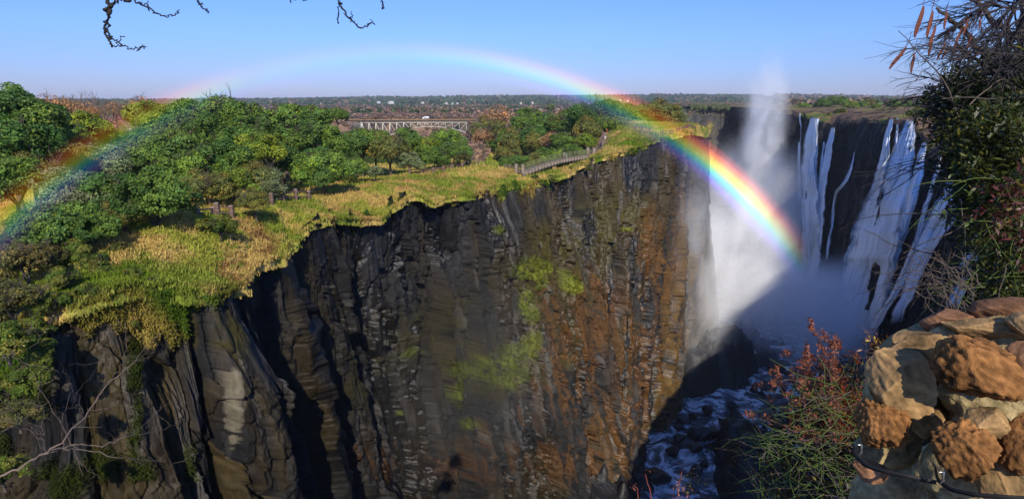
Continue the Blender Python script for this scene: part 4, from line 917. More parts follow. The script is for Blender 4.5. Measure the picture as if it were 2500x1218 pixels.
for i in range(59):
    t = SP[i+1]-SP[i]; mb.box(SP[i]-s0+[0, 0, .1], (2.4, np.linalg.norm(t)*1.02, .35), rz=-math.atan2(t[0], t[1]))
M_step = mat('stair stone', (.22, .155, .125), rough=.9, noise=.3, nscale=2); mb.build('steps', M_step, st)
for sd in (-1, 1):
    mbr = MB(); rr = []
    for i in range(0, 60, 5):
        t = SP[min(i+1, 59)]-SP[max(i-1, 0)]; nn = np.array([t[1], -t[0], 0]); nn /= np.linalg.norm(nn); q = SP[i]-s0+nn*sd*1.4; rr.append(q+[0, 0, 1.1])
        mb = MB(); cols = []; pillar(mb, cols, 1.4, .42, rt); o = mb.build('post', M_stone, st, col=np.vstack(cols)); o.location = tuple(q)
    mbr.tube(rr, .07, 5); mbr.tube(np.array(rr)-[0, 0, .5], .06, 5); mbr.build('handrail', M_rail, st)
tag(st, 'curving stone stairway with posts climbing from the footbridge to the trees', 'stairs')
# ---------------------------------------------------------------- people
M_skin = mat('skin', (.30, .17, .11), rough=.6)
def person(p, rz, shirt, trousers, hair, label, step=.18):
    root = empty('person', tuple(p), rz)
    def skin(name, V, Ed, R, m, par):
        me = bpy.data.meshes.new(name); me.from_pydata(V, Ed, []); o = bpy.data.objects.new(name, me); C.objects.link(o); o.parent = par; me.materials.append(m)
        md = o.modifiers.new('skin', 'SKIN'); md.use_smooth_shade = True
        for v, r in zip(me.skin_vertices[0].data, R): v.radius = (r, r)
        me.skin_vertices[0].data[0].use_root = True
        s2 = o.modifiers.new('sub', 'SUBSURF'); s2.levels = 1; s2.render_levels = 1; return o
    V = [(0, 0, .95), (0, 0, 1.15), (0, 0, 1.40), (0, 0, 1.50), (0, .01, 1.58), (0, .02, 1.68), (.18, 0, 1.40), (.24, .03, 1.13), (.22, .14, .92), (-.18, 0, 1.40), (-.24, -.03, 1.13), (-.22, .08, .90), (.09, 0, .88), (.10, step, .48), (.10, step*.6, .06), (.10, step*.6+.15, .03), (-.09, 0, .88), (-.10, -step*.3, .48), (-.10, -step, .06), (-.10, -step+.15, .03),
         (.22, .19, .84), (.25, .17, .87), (.20, .20, .86), (-.22, .13, .82), (-.25, .11, .85), (-.20, .14, .84)]
    Ed = [(0, 1), (1, 2), (2, 3), (3, 4), (4, 5), (2, 6), (6, 7), (7, 8), (2, 9), (9, 10), (10, 11), (0, 12), (12, 13), (13, 14), (14, 15), (0, 16), (16, 17), (17, 18), (18, 19), (8, 20), (8, 21), (8, 22), (11, 23), (11, 24), (11, 25)]
    R = [.13, .13, .13, .06, .09, .10, .06, .045, .035, .06, .045, .035, .09, .06, .045, .035, .09, .06, .045, .035, .014, .012, .012, .014, .012, .012]
    skin('body', V, Ed, R, M_skin, root)
    skin('shirt', [(0, 0, .93), (0, 0, 1.15), (0, 0, 1.41), (.19, 0, 1.41), (.235, .02, 1.2), (-.19, 0, 1.41), (-.235, -.02, 1.2)], [(0, 1), (1, 2), (2, 3), (3, 4), (2, 5), (5, 6)], [.155, .15, .15, .075, .06, .075, .06], shirt, root)
    skin('trousers', [(0, 0, .95), (.09, 0, .88), (.10, step, .48), (.10, step*.6, .12), (-.09, 0, .88), (-.10, -step*.3, .48), (-.10, -step, .12)], [(0, 1), (1, 2), (2, 3), (0, 4), (4, 5), (5, 6)], [.14, .105, .075, .06, .105, .075, .06], trousers, root)
    v, f = ico(1); mb = MB(); mb.add(v*np.array([.108, .118, .10])+[0, 0, 1.70], f); mb.build('hair', hair, root)
    return tag(root, label, 'person')
def cm(n, c): return mat(n, c, rough=.85)
M_hair = cm('dark hair', (.02, .015, .012)); c_w = cm('white cloth', (.75, .75, .75)); c_b = cm('blue cloth', (.08, .16, .42)); c_o = cm('orange cloth', (.7, .15, .03)); c_n = cm('dark cloth', (.03, .03, .05)); c_r = cm('red cloth', (.5, .06, .05)); c_p = cm('pink cloth', (.6, .3, .3))
person(fpt(.60, .13, -.3)+a_, 1.2, c_w, c_p, M_hair, 'person in a white top walking on the footbridge, left of the pair')
person(fpt(.615, .13, .35)+a_, 1.2, c_b, c_w, M_hair, 'person in a blue top walking on the footbridge, right of the pair')
person(SP[36]+[0, 0, .28], 3.0, c_w, c_w, M_hair, 'person all in white coming down the stairs')
person(SP[22]+[0, 0, .28], 0, c_n, c_n, M_hair, 'person in dark clothes low on the stairs', .1)
person(SP[57]+[.3, 0, .28], 3.1, c_o, c_r, M_hair, 'person in bright orange at the top of the stairs')
for i, (x, y, m_, l) in enumerate([(1679,313,c_r,'person in red at the farthest lookout, left of two'),(1687,312,c_n,'person in dark clothes at the farthest lookout, right of two')]):
    p = hitG.at(x, y); person(np.array(p)+[0, 0, -.05], i, m_, c_n, M_hair, l, .05)
# ---------------------------------------------------------------- foreground: parapet, shrubs, overhanging twigs
def wig(pts, n=5, amp=.03, seed=0):
    r = np.random.default_rng(seed); pts = np.asarray(pts, float); L = len(pts)
    t = np.linspace(0, L-1, (L-1)*n+1); o = np.stack([np.interp(t, np.arange(L), pts[:, j]) for j in range(3)], 1)
    j = r.normal(size=o.shape)*amp; j[0] = 0; return o+j
def pp(L, d): return [P(x, y, d+(0 if len(q) == 0 else q[0])) for x, y, *q in L]
M_btwig = mat('dark twig bark', (.030, .024, .024), rough=.85, noise=.4, nscale=40, spec=.2)
M_ptwig = mat('pale dead wood', (.13, .10, .075), rough=.85, noise=.5, nscale=25, spec=.1)
def knots(mb, pts, r, seed):
    rg = random.Random(seed)
    for p in pts[1::2]:
        if rg.random() < .6: q = np.array(p); e = q+np.array([rg.uniform(-1, 1), rg.uniform(-1, 1), rg.uniform(-.6, 1)])*r*3; mb.tube([q, e], [r*.9, r*.4], 4)
DT = 4.6
t1 = empty('overhanging_branch', tuple(P(262, -60, DT))); o1 = np.array(t1.location)
def twig(root, org, name, L, d, r0, r1, seed, m=None):
    pts = wig([P(x, y, d) for x, y in L], 4, .006, seed)-org; mb = MB(); n = len(pts); rr = np.linspace(r0, r1, n)*.62*np.random.default_rng(seed).uniform(.8, 1.3, n); mb.tube(pts, rr, 6); knots(mb, pts, (r0+r1)*.3, seed); return mb.build(name, m or M_btwig, root, smooth=True)
s1 = 1/FPX*DT
for i, (L, a, b) in enumerate([([(262,-80),(260,-30),(261,0),(268,18),(267,30),(261,58),(256,70),(259,85),(268,104),(275,118)], 6.5, 2.5), ([(262,56),(266,72),(266,88),(280,102),(303,115),(321,121),(337,118),(356,116)], 3, 1.6), ([(275,116),(284,104),(299,90)], 2.2, 1.3), ([(266,20),(273,9),(285,3),(300,0),(328,1),(352,15),(373,29),(394,39),(413,42),(425,36),(434,26)], 4.5, 1.8), ([(300,0),(312,-8),(318,7)], 3, 2.5), ([(352,14),(360,10),(364,4)], 1.6, .9), ([(262,20),(256,26),(266,30)], 5, 4), ([(340,117),(350,112),(357,115)], 1.4, .9)]):
    twig(t1, o1, 'twig', L, DT, a*s1, b*s1, 100+i)
tag(t1, 'dark knotty leafless twigs hanging into the sky at upper left', 'branch', 'leafless twigs hanging from above')
for lab, Ls in [('short dark twig dipping in from the top edge, right of the big hanging twigs', [([(483,-60),(483,0),(486,11),(493,18),(504,26),(511,33)], 3.4, 2), ([(490,14),(494,9),(496,12)], 1.4, 1)]),
                ('small twig stub touching the top edge left of the forked hanging twig', [([(706,-60),(712,-10),(709,8)], 3, 2.6), ([(712,0),(728,-3),(748,-2)], 2, 1.5)]),
                ('forked curved leafless twig hanging at the top middle', [([(816,-60),(820,-5),(829,11),(844,32),(856,50),(863,58),(881,70),(892,66),(902,61),(913,53)], 4, 1.7), ([(829,11),(827,30),(824,50),(826,58)], 2, 2), ([(857,48),(857,38),(859,32)], 2, 1), ([(904,60),(903,50)], 1.4, .8), ([(826,8),(832,6),(834,12)], 3, 3)]),
                ('short straight twig at the top edge right of the forked one', [([(932,-60),(933,0),(934,15),(933,24)], 2, 2.4)])]:
    L0 = Ls[0][0][0]; rt_ = empty('overhanging_branch', tuple(P(L0[0], L0[1], DT))); og = np.array(rt_.location)
    for i, (L, a, b) in enumerate(Ls): twig(rt_, og, 'twig', L, DT, a*s1, b*s1, int(L0[0])+i)
    tag(rt_, lab, 'branch', 'leafless twigs hanging from above')
# the bough they hang from, above the frame
bb = empty('tree_bough', (0, 0, 0)); mb = MB(); mb.tube(wig([P(2700, -900, 5.2), P(2000, -620, 5.0), P(1300, -420, 4.8), P(820, -220, 4.7), P(262, -170, 4.6), P(-200, -100, 4.9)], 8, .02, 5), np.linspace(.05, .014, 41), 7); mb.build('limb', M_btwig, bb)
mb = MB()
for x in (262, 483, 706, 816, 932): mb.tube(wig([P(x, -60 if x != 262 else -80, DT), P(x+4, -120, DT+.02), P(x+12, -205+(262-x)*.02, DT+.1)], 3, .005, x), [.02, .018, .016, .016, .016, .016, .02], 6)
mb.build('side_twigs', M_btwig, bb); tag(bb, 'dark bough above the frame from which the leafless twigs hang', 'branch')

# ---- thorny dead branch at lower left
DB = 5.2; db = empty('dead_branch', tuple(P(-120, 1230, DB))); ob = np.array(db.location); sb = DB/FPX
rg = random.Random(9)
BL = [([(-160,1250),(0,1163),(61,1133),(112,1102),(152,1077),(203,1021),(254,945),(325,884),(391,813)], 9, 1.2), ([(100,1108),(178,1087),(254,1087),(305,1067),(386,1052),(442,1030),(448,1010)], 5, 1), ([(112,1104),(178,1092),(264,1112),(355,1123),(437,1128),(485,1102)], 4.5, .9), ([(0,877),(35,864),(58,885),(81,915),(117,980),(168,1072),(206,1163)], 2.6, .8), ([(-60,885),(0,877),(35,864),(80,845),(122,803)], 3, .9), ([(20,991),(66,1031),(112,1092)], 2.2, 1), ([(0,1058),(56,1025),(120,980)], 1.6, .7), ([(203,1021),(190,970),(178,940)], 1.8, .6), ([(230,985),(260,920),(262,850),(240,845)], 1.6, .6), ([(254,945),(300,900),(305,800),(285,780)], 1.4, .5), ([(152,1077),(150,1030),(175,960),(178,945)], 1.6, .6), ([(254,1087),(330,1050),(390,1000),(420,975)], 1.6, .6), ([(112,1102),(100,1060),(110,1000)], 1.6, .6), ([(264,1112),(300,1090),(350,1100)], 1.4, .5), ([(200,1022),(260,1000),(310,975)], 1.4, .5), ([(178,1087),(200,1130),(230,1160)], 1.2, .5), ([(325,884),(360,870),(392,836)], 1.2, .5), ([(280,925),(335,880),(380,835)], 1, .5)]
for i, (L, a, b) in enumerate(BL):
    pts = wig([P(x, y, DB+.25*sin(k*1.3+i)) for k, (x, y) in enumerate(L)], 4, .008, 300+i)-ob; mb = MB(); mb.tube(pts, np.linspace(a, b, len(pts))*sb*.34, 5)
    for _ in range(6):                                      # side twigs and thorns
        j = rg.randrange(2, len(pts)); q = pts[j]; v = np.array([rg.uniform(-1, 1), rg.uniform(-.6, .6), rg.uniform(-.4, 1)])*rg.uniform(.04, .26); mb.tube(wig([q, q+v*.5, q+v], 3, .006, j), np.linspace(b*sb*.6, b*sb*.3, 7), 3)
    mb.build('branch', M_ptwig if i % 3 else M_twig, db)
tag(db, 'pale thorny dead branch reaching in from the lower left corner', 'branch')

# ---- the stone parapet at lower right
def rockmat(name, col, bs, bd, pit=0):
    m = mat(name, col, rough=.9, noise=.7, nscale=7, bump=bd, bscale=bs, spec=.1); N = m.node_tree.nodes; L = m.node_tree.links
    g = N.new('ShaderNodeNewGeometry'); mr = N.new('ShaderNodeMapRange'); mr.inputs[1].default_value = .44; mr.inputs[2].default_value = .54; mr.inputs[3].default_value = .30; mr.inputs[4].default_value = 1.15; L.new(g.outputs['Pointiness'], mr.inputs[0])   # darker in the pits, lighter on the raised grain
    b = N['Principled BSDF']; src = b.inputs['Base Color'].links[0].from_socket; mx = N.new('ShaderNodeMix'); mx.data_type = 'RGBA'; mx.blend_type = 'MULTIPLY'; mx.inputs[0].default_value = 1; L.new(src, mx.inputs[6]); L.new(mr.outputs[0], mx.inputs[7]); L.new(mx.outputs[2], b.inputs['Base Color']); return m
M_pit = rockmat('pitted laterite', (.25, .112, .036), 34, .016); M_tan = rockmat('smooth tan stone', (.34, .205, .085), 22, .014); M_red = rockmat('reddish stone', (.22, .11, .055), 24, .008); M_mort = rockmat('sandy mortar', (.34, .255, .12), 45, .012)
def stone(par, org, cx, cy_, rx, ry, d, m, seed, rz=0, pit=0, depth=.8, sub=4, sq=.0):
    v, f = ico(sub); r = np.random.default_rng(seed); k = d/FPX*1.02
    for _ in range(11):                                      # knock flat faces off the ball
        n = r.normal(size=3); n /= np.linalg.norm(n); h = r.uniform(.55, .82); q = v@n; v = v-np.maximum(q-h, 0)[:, None]*n*.9
    rad = 1+.10*n3(v, 1.6, seed)+.05*n3(v, 4, seed+1)+.03*n3(v, 9, seed+5)+.015*n3(v, 22, seed+6)
    if pit:
        c_ = cells(v[:, 0]*5+v[:, 2]*2, v[:, 1]*4+v[:, 2]*5.5, seed+2); dd = np.hypot(c_[2], c_[3]); rad += pit*(sm(.75, .1, dd)-.5)+pit*.6*n3(v, 9, seed+3)
    v = v*rad[:, None]; c, s = cos(radians(rz)), sin(radians(rz)); v = v*np.array([rx, rx*depth, ry])*k
    v = np.stack([v[:, 0]*c+v[:, 2]*s, v[:, 1], -v[:, 0]*s+v[:, 2]*c], 1)
    a = -TILT-.12; y_ = v[:, 1]*cos(a)-v[:, 2]*sin(a)*1; z_ = v[:, 1]*sin(a)+v[:, 2]*cos(a)
    v = np.stack([v[:, 0], y_, z_], 1); az = math.atan2(cx-1250, 1350); R_ = np.array([[cos(az), sin(az), 0], [-sin(az), cos(az), 0], [0, 0, 1]]); v = v@R_.T
    mb = MB(); mb.add(v+P(cx, cy_, d)-org, f); return mb.build('stone', m, par, smooth=True)
sw = empty('stone_parapet', tuple(P(2330, 1200, 2.9))); os_ = np.array(sw.location)
ST = [(2146,1040,52,60,2.62,M_pit,1,0,.13),(2205,925,66,88,2.72,M_tan,2,-22,.03),(2250,850,52,40,2.86,M_tan,22,0,0),(2385,900,70,80,2.62,M_pit,3,-20,.10),(2405,1030,46,42,2.60,M_tan,4,0,0),(2348,1112,60,66,2.50,M_pit,5,0,.13),(2322,784,50,30,3.05,M_red,6,-8,.02),(2395,806,80,30,2.98,M_tan,7,-4,.02),(2448,770,58,34,3.1,M_red,8,-20,0),(2500,895,34,52,2.7,M_red,9,0,0),(2266,1035,34,36,2.82,M_tan,10,0,.03),(2500,1070,46,66,2.62,M_pit,11,0,.06),(2125,1150,40,26,2.68,M_red,12,0,.03),(2440,1170,40,50,2.60,M_tan,13,0,0),(2520,800,40,30,2.9,M_tan,14,0,0),(2300,900,26,20,2.86,M_red,15,0,0)]
for s_ in ST: stone(sw, os_, *s_[:5], s_[5], s_[6], rz=s_[7], pit=s_[8])
# mortar: overlapping lumps fused into one body
mb = MB(); v, f = ico(3)
for cx, cy_, rx, ry, d in [(2300,850,120,60,3.02),(2400,850,130,70,2.98),(2480,860,90,90,2.95),(2230,880,80,70,2.95),(2180,1000,70,120,2.83),(2150,1100,60,50,2.80),(2190,1080,55,70,2.85),(2450,1000,90,130,2.86),(2390,1100,75,150,2.76),(2350,1150,85,90,2.68),(2380,1230,90,90,2.72),(2500,1100,60,170,2.85),(2345,975,50,50,2.95),(2160,1230,80,110,2.95),(2520,1240,90,90,2.8),(2290,1190,70,120,3.4),(2380,960,70,60,2.8)]:
    k = d/FPX*1.0; r_ = np.array([rx*.92, min(rx, ry)*.8, ry*.95])*k; mb.add(v*r_+P(cx, cy_, d+.11)-os_, f)
mo = mb.build('mortar', M_mort, sw, smooth=True)
rm = mo.modifiers.new('fuse', 'REMESH'); rm.mode = 'VOXEL'; rm.voxel_size = .012; rm.use_smooth_shade = True
tx = bpy.data.textures.new('mortar lumps', 'CLOUDS'); tx.noise_scale = .06; tx.noise_depth = 3
dm = mo.modifiers.new('lumps', 'DISPLACE'); dm.texture = tx; dm.strength = .035; dm.mid_level = .5; dm.texture_coords = 'LOCAL'
tag(sw, 'sunlit parapet of pitted orange and tan stones set in sandy mortar, lower right', 'stone wall')
M_strap = mat('dull grey metal', (.028, .024, .02), rough=.7, metal=0, noise=.2, nscale=10); M_clip = mat('bright clip metal', (.5, .5, .48), rough=.3, metal=.9)
for i, (L, cl, lab) in enumerate([([(2082,1082,2.78),(2088,1112,2.60),(2112,1136,2.50),(2160,1150,2.46),(2220,1163,2.44),(2290,1178,2.46)], (2097,1098,2.54), 'dark metal strap around the left foot of the stone parapet'), ([(2283,1142,2.62),(2290,1172,2.45),(2320,1194,2.38),(2380,1207,2.34),(2450,1213,2.33),(2540,1218,2.35)], (2295,1166,2.40), 'dark metal strap around the stones at the bottom right corner')]):
    root = empty('metal_strap', tuple(P(*L[1]))); og = np.array(root.location); pts = wig([P(*q) for q in L], 8, 0)-og
    for j in range(3): pts[:, j] = smooth1(pts[:, j], 7)
    mb = MB(); h = .009; n = len(pts); tg = np.gradient(pts, axis=0); nn = np.stack([tg[:, 1], -tg[:, 0], tg[:, 0]*0], 1); nn /= np.linalg.norm(nn, axis=1)[:, None]+1e-9; nn *= .002
    V = np.stack([pts-nn+[0, 0, h], pts+nn+[0, 0, h], pts+nn-[0, 0, h], pts-nn-[0, 0, h]], 1).reshape(-1, 3); i0 = np.arange(n-1)[:, None]*4; j0 = np.arange(4)[None]; mb.add(V, np.stack([i0+j0, i0+(j0+1) % 4, i0+4+(j0+1) % 4, i0+4+j0], -1).reshape(-1, 4)); mb.build('band', M_strap, root)
    mb = MB(); c = P(*cl)-og; mb.tube([c+[-.01, 0, .026], c+[.004, -.004, .03], c+[.006, -.006, 0], c+[.002, -.004, -.024]], [.003, .0045, .004, .003], 6); mb.box(c+[.012, 0, -.012], (.012, .006, .012), rz=.4); mb.build('clip', M_clip, root); tag(root, lab, 'metal strap')

# ---- leafy growth filling the right edge
def in_poly(x, y, poly):
    c = np.zeros(x.shape, bool); n = len(poly)
    for i in range(n):
        x1, y1 = poly[i]; x2, y2 = poly[(i+1) % n]; k = ((y1 > y) != (y2 > y)) & (x < (x2-x1)*(y-y1)/(y2-y1+1e-9)+x1); c ^= k
    return c
def leafmass(name, poly, n, d0, d1, size, pal, seed, par, org, clump=26, m=None, asp=.32, thin=.35, edge=0):
    r = np.random.default_rng(seed); xs = [p[0] for p in poly]; ys = [p[1] for p in poly]; K = n//clump; cx = []; 
    X = r.uniform(min(xs), max(xs), K*6); Y = r.uniform(min(ys), max(ys), K*6); k = in_poly(X, Y, poly)*(fbm(X/45, Y/45, seed)+fbm(X/16, Y/16, seed+1)*.5 > thin+.25); X, Y = X[k][:K], Y[k][:K]
    Dd = r.uniform(d0, d1, len(X)); c = P(X, Y, Dd).T; nc = len(X); cc = np.repeat(c, clump, 0); Dr = np.repeat(Dd, clump)
    # leaves sit along short sprays that leave each clump centre
    dr = r.normal(size=(nc, 3)); dr[:, 2] -= .1; dr /= np.linalg.norm(dr, axis=1)[:, None]; t = r.random(nc*clump); sp = np.repeat(dr, clump, 0)
    p = cc+sp*(t*size*7)[:, None]+r.normal(size=cc.shape)*size*1.1
    nn = r.normal(size=p.shape)+np.array([0, -.3, .8]); nn /= np.linalg.norm(nn, axis=1)[:, None]; q = r.normal(size=p.shape)+sp*1.2; ax = np.cross(nn, q); ax /= np.linalg.norm(ax, axis=1)[:, None]; ay = np.cross(ax, nn)
    s = size*r.uniform(.5, 1.25, len(p)); mb = MB(); base = p; tip = p+ay*(2*s)[:, None]; side = ax*(s*asp)[:, None]; midp = p+ay*(s*1.1)[:, None]+nn*(s*.18)[:, None]
    V = np.stack([base, midp+side, tip, midp-side], 1).reshape(-1, 3)-org; mb.add(V, np.arange(len(V)).reshape(-1, 4))
    pal = np.array(pal); cl = pal[r.integers(0, len(pal), nc)]; cl = np.repeat(cl, clump, 0)*r.uniform(.6, 1.4, (len(p), 1)); y = r.random(len(p)) < .05; cl[y] = np.array([.20, .16, .02])*r.uniform(.6, 1.2, (y.sum(), 1))
    mb.build(name, m or M_leafn, par, col=np.repeat(cl, 4, 0)); return c, dr
M_leafn = mat('glossy leaves', attr=True, rough=.42, spec=.35, trans=.22)
def hangers(name, par, org, n, xr, yr, d0, d1, L, r0, seed, m, droop=1.0, curl=.5, segs=10):
    r = random.Random(seed); mb = MB()
    for _ in range(n):
        x, y = r.uniform(*xr), r.uniform(*yr); p = Vector(P(x, y, r.uniform(d0, d1))); a = Vector((r.uniform(-1, 1), r.uniform(-.4, .4), r.uniform(-1, .4)*droop)).normalized(); pts = [p]; l = L*r.uniform(.4, 1.3)
        for _k in range(segs): a = (a+Vector((r.uniform(-1, 1), r.uniform(-1, 1), r.uniform(-1, .6)*droop))*curl*.4).normalized(); p = p+a*l/segs; pts.append(p.copy())
        mb.tube(np.array(pts)-org, np.linspace(r0, r0*.4, len(pts))*r.uniform(.6, 1.3), 4)
    return mb.build(name, m, par)
dk = [(.024, .036, .008), (.038, .050, .010), (.020, .030, .008), (.065, .066, .012)]  # shade of neighbouring trees is put into these dark leaf colours
yg = [(.06, .075, .012), (.045, .06, .012), (.085, .085, .014), (.03, .045, .01)]
lt = empty('leafy_tree', tuple(P(2560, 700, 8))); ol = np.array(lt.location)
mb = MB()
for i, (L, r0) in enumerate([([(2620,900),(2560,600),(2530,300),(2500,60),(2480,-80)], .11), ([(2540,420),(2440,300),(2330,240),(2262,225)], .045), ([(2530,250),(2420,140),(2340,70),(2290,20)], .04), ([(2520,120),(2400,30),(2330,-30)], .035), ([(2550,560),(2460,500),(2380,480),(2320,500)], .035), ([(2560,650),(2450,640),(2390,660)], .03), ([(2540,330),(2500,230),(2440,180),(2380,190)], .03)]):
    mb.tube(wig([P(x, y, 8.2+.2*sin(i+k)) for k, (x, y) in enumerate(L)], 5, .03, 40+i)-ol, np.linspace(r0, r0*.35, (len(L)-1)*5+1), 6)
mb.build('branches', M_bark, lt)
leafmass('foliage', [(2300,215),(2360,170),(2410,200),(2470,170),(2530,80),(2560,760),(2450,750),(2420,700),(2375,560),(2345,450),(2315,345),(2285,290),(2285,250)], 30000, 6.4, 9.2, .036, dk, 71, lt, ol)
leafmass('foliage', [(2350,260),(2420,250),(2520,300),(2540,760),(2450,740),(2410,680),(2360,520),(2345,420)], 14000, 5.6, 6.6, .032, yg, 72, lt, ol, thin=.50)
tag(lt, 'dense dark leafy tree overhanging the right edge above the parapet', 'tree')
bt_ = empty('bare_branched_tree', tuple(P(2620, 40, 7.4))); ot = np.array(bt_.location); mb = MB(); r = random.Random(12)
def sprig(p, a, l, rad, k):
    pts = [p]; q = p
    for _ in range(6): a = (a+Vector((r.uniform(-1, 1), r.uniform(-1, 1), r.uniform(-1, .9)))*.16).normalized(); q = q+a*l/6; pts.append(q)
    mb.tube(np.array(pts)-ot, np.linspace(rad, rad*.45, 7), 4)
    if k:
        for _ in range(7 if k > 1 else 4): sprig(pts[r.randint(2, 6)], (a+Vector((r.uniform(-1, 1), r.uniform(-1, 1), r.uniform(-1, .7)))*.62).normalized(), l*r.uniform(.4, .7), rad*.5, k-1)
for (x0, y0, x1, y1) in [(2640,-120,2390,40),(2620,60,2400,110),(2600,160,2370,190),(2560,-60,2370,20),(2520,-80,2430,60),(2600,240,2380,150),(2580,0,2420,60),(2560,220,2420,330),(2540,-60,2500,120),(2600,100,2440,190),(2600,300,2340,190)]:
    a = Vector(P(x0, y0, 7.4+r.uniform(-.6, .6))); b = Vector(P(x1, y1, 7.2+r.uniform(-.7, .7))); sprig(a, (b-a).normalized(), (b-a).length, .02, 3)
mb.build('branches', mat('grey twig bark', (.055, .045, .045), rough=.9), bt_)
M_pod = mat('rust brown pod', (.16, .045, .02), rough=.6, noise=.4, nscale=30)
for i, (x, y, l, a) in enumerate([(2244,54,58,2),(2270,60,50,-3),(2308,50,34,-8),(2276,90,40,4),(2272,115,36,-4),(2228,155,38,-6),(2192,142,50,28),(2332,110,30,8),(2340,90,30,8),(2298,126,34,14),(2368,98,28,2),(2358,66,30,2),(2306,130,24,12),(2392,60,22,-10),(2204,240,10,0),(2240,192,14,20)]):
    d = 6.6; k = d/FPX; v, f = ico(2); w = l*.075; vv = v*np.array([w*(1), w*.35, l/2])*k; vv[:, 0] += np.sin(v[:, 2]*2.2)*w*k*.5; c, s = cos(radians(a)), sin(radians(a)); vv = np.stack([vv[:, 0]*c+vv[:, 2]*s, vv[:, 1], -vv[:, 0]*s+vv[:, 2]*c], 1)
    mb = MB(); c0 = P(x, y, d)-ot; mb.add(vv+c0, f); mb.tube([c0+[s*l/2*k, 0, c*l/2*k], c0+[s*l*.6*k+.01, 0, c*l*.75*k], c0+[s*l*.6*k+.05, .05, c*l*1.1*k]], .003, 4); mb.build('seed_pod', M_pod, bt_)
tag(bt_, 'fine-twigged tree with hanging rust-brown seed pods, upper right', 'tree')
vn_ = empty('creeper', tuple(P(2450, 500, 6))); ov = np.array(vn_.location)
hangers('stems', vn_, ov, 70, (2300, 2520), (230, 720), 5.6, 7, .9, .007, 81, M_ptwig, 1.6); hangers('green_stems', vn_, ov, 60, (2350, 2520), (420, 760), 5.2, 6.4, .5, .004, 82, mat('green stem', (.12, .17, .03), rough=.6))
leafmass('red_leaves', [(2440,480),(2520,470),(2520,680),(2450,660),(2470,580)], 500, 5, 5.6, .028, [(.10, .025, .02), (.08, .02, .015)], 83, vn_, ov, thin=.45)
tag(vn_, 'tangle of pale hanging creeper stems in front of the leafy tree, right edge', 'creeper')
# arching dry twigs left of the tree, over the black rock
at_ = empty('arching_twigs', tuple(P(2350, 760, 5))); oa = np.array(at_.location); mb = MB(); r = random.Random(31)
for i in range(30):
    x, y = r.uniform(2280, 2400), r.uniform(690, 800); d = 5+r.uniform(-.4, .5); w = r.uniform(60, 230); h = r.uniform(20, 120); sg = -1
    L = [(x, y), (x+sg*w*.3, y-h*.7), (x+sg*w*.6, y-h), (x+sg*w*.9, y-h*.7+r.uniform(-20, 30)), (x+sg*w*1.05, y-h*.3+r.uniform(-20, 40))]
    mb.tube(wig([P(a, b, d) for a, b in L], 4, .012, i), np.linspace(.0032, .0012, 17), 4)
V = np.vstack(mb.V)-oa; mb.V = [V]; mb.build('twigs', M_ptwig, at_); tag(at_, 'thin dry twigs arching left over the black falls rock above the parapet', 'shrub')

# ---- red-leaved shrub and green stems below the falls
M_stem = mat('brown stem', (.15, .085, .06), rough=.8); M_gstem = mat('fresh green stem', (.085, .13, .02), rough=.6); M_pink = mat('salmon leaves', attr=True, rough=.6, trans=.35, spec=.2)
rs = empty('red_leaved_shrub', tuple(P(2080, 1120, 5.6))); og = np.array(rs.location); mb = MB(); r = random.Random(44); tips = []; tipc = []
for i in range(46):
    bx, by = r.uniform(1980, 2130), r.uniform(1040, 1120); tx_ = r.gauss(2000, 85); ty = 790+abs(tx_-2010)*.75+r.uniform(-15, 190); tx_ = max(1835, min(2190, tx_)); d = r.uniform(5.2, 6.2)
    pts = wig([P(bx, by, d), P((bx+tx_)/2+r.uniform(-15, 15), (by+ty)/2+10, d-.1), P(tx_, ty, d-.15)], 6, .010, 500+i); mb.tube(pts-og, np.linspace(.006, .002, len(pts)), 4)
    for k in range(4, len(pts)):
        if r.random() < .9:
            v = np.array([r.uniform(-1, 1), r.uniform(-.6, .6), r.uniform(-.2, 1)])*r.uniform(.04, .15); q = pts[k]; mb.tube([q-og, q+v*.5-og+[0, 0, .01], q+v-og], [.002, .0017, .001], 3); tips += [q+v*f for f in (.5, .7, .85, 1)]
    tips += [pts[-1]+[0, 0, r.uniform(-.04, .03)] for _ in range(8)]
mb.build('stems', M_stem, rs); tips = np.array(tips); R2_ = np.random.default_rng(45); n = len(tips); rep = 3
p = np.repeat(tips, rep, 0)+R2_.normal(size=(n*rep, 3))*.018; tpx, tpy, _ = proj(p); nn = R2_.normal(size=p.shape)+[0, -.6, .3]; nn /= np.linalg.norm(nn, axis=1)[:, None]; q = R2_.normal(size=p.shape); ax = np.cross(nn, q); ax /= np.linalg.norm(ax, axis=1)[:, None]; ay = np.cross(nn, ax); s = R2_.uniform(.012, .028, n*rep)
cl = np.where((tpx > 2050)[:, None], np.array([.26, .055, .015]), np.array([.36, .125, .065]))*R2_.uniform(.5, 1.2, (n*rep, 1)); mb = MB(); mb.quads(p-og, ax*(s*.4)[:, None], ay*s[:, None]); mb.build('leaves', M_pink, rs, col=np.repeat(cl, 4, 0))
tag(rs, 'shrub with salmon and rust leaves in front of the mist below the falls', 'shrub')
ys_ = empty('yellow_leaved_sprig', tuple(P(2170, 920, 5))); oy = np.array(ys_.location)
leafmass('leaves', [(2110,840),(2180,830),(2190,900),(2130,900)], 260, 4.9, 5.2, .022, [(.30, .14, .015), (.36, .22, .02), (.2, .06, .01)], 91, ys_, oy, clump=12, thin=.2); hangers('stems', ys_, oy, 12, (2120, 2180), (850, 900), 5, 5.1, .3, .003, 92, M_stem); tag(ys_, 'orange-yellow sprig between the red-leaved shrub and the parapet', 'shrub')
gs = empty('green_stemmed_bush', tuple(P(2000, 1180, 4.6))); og = np.array(gs.location); mb = MB(); mb2 = MB(); r = random.Random(55)
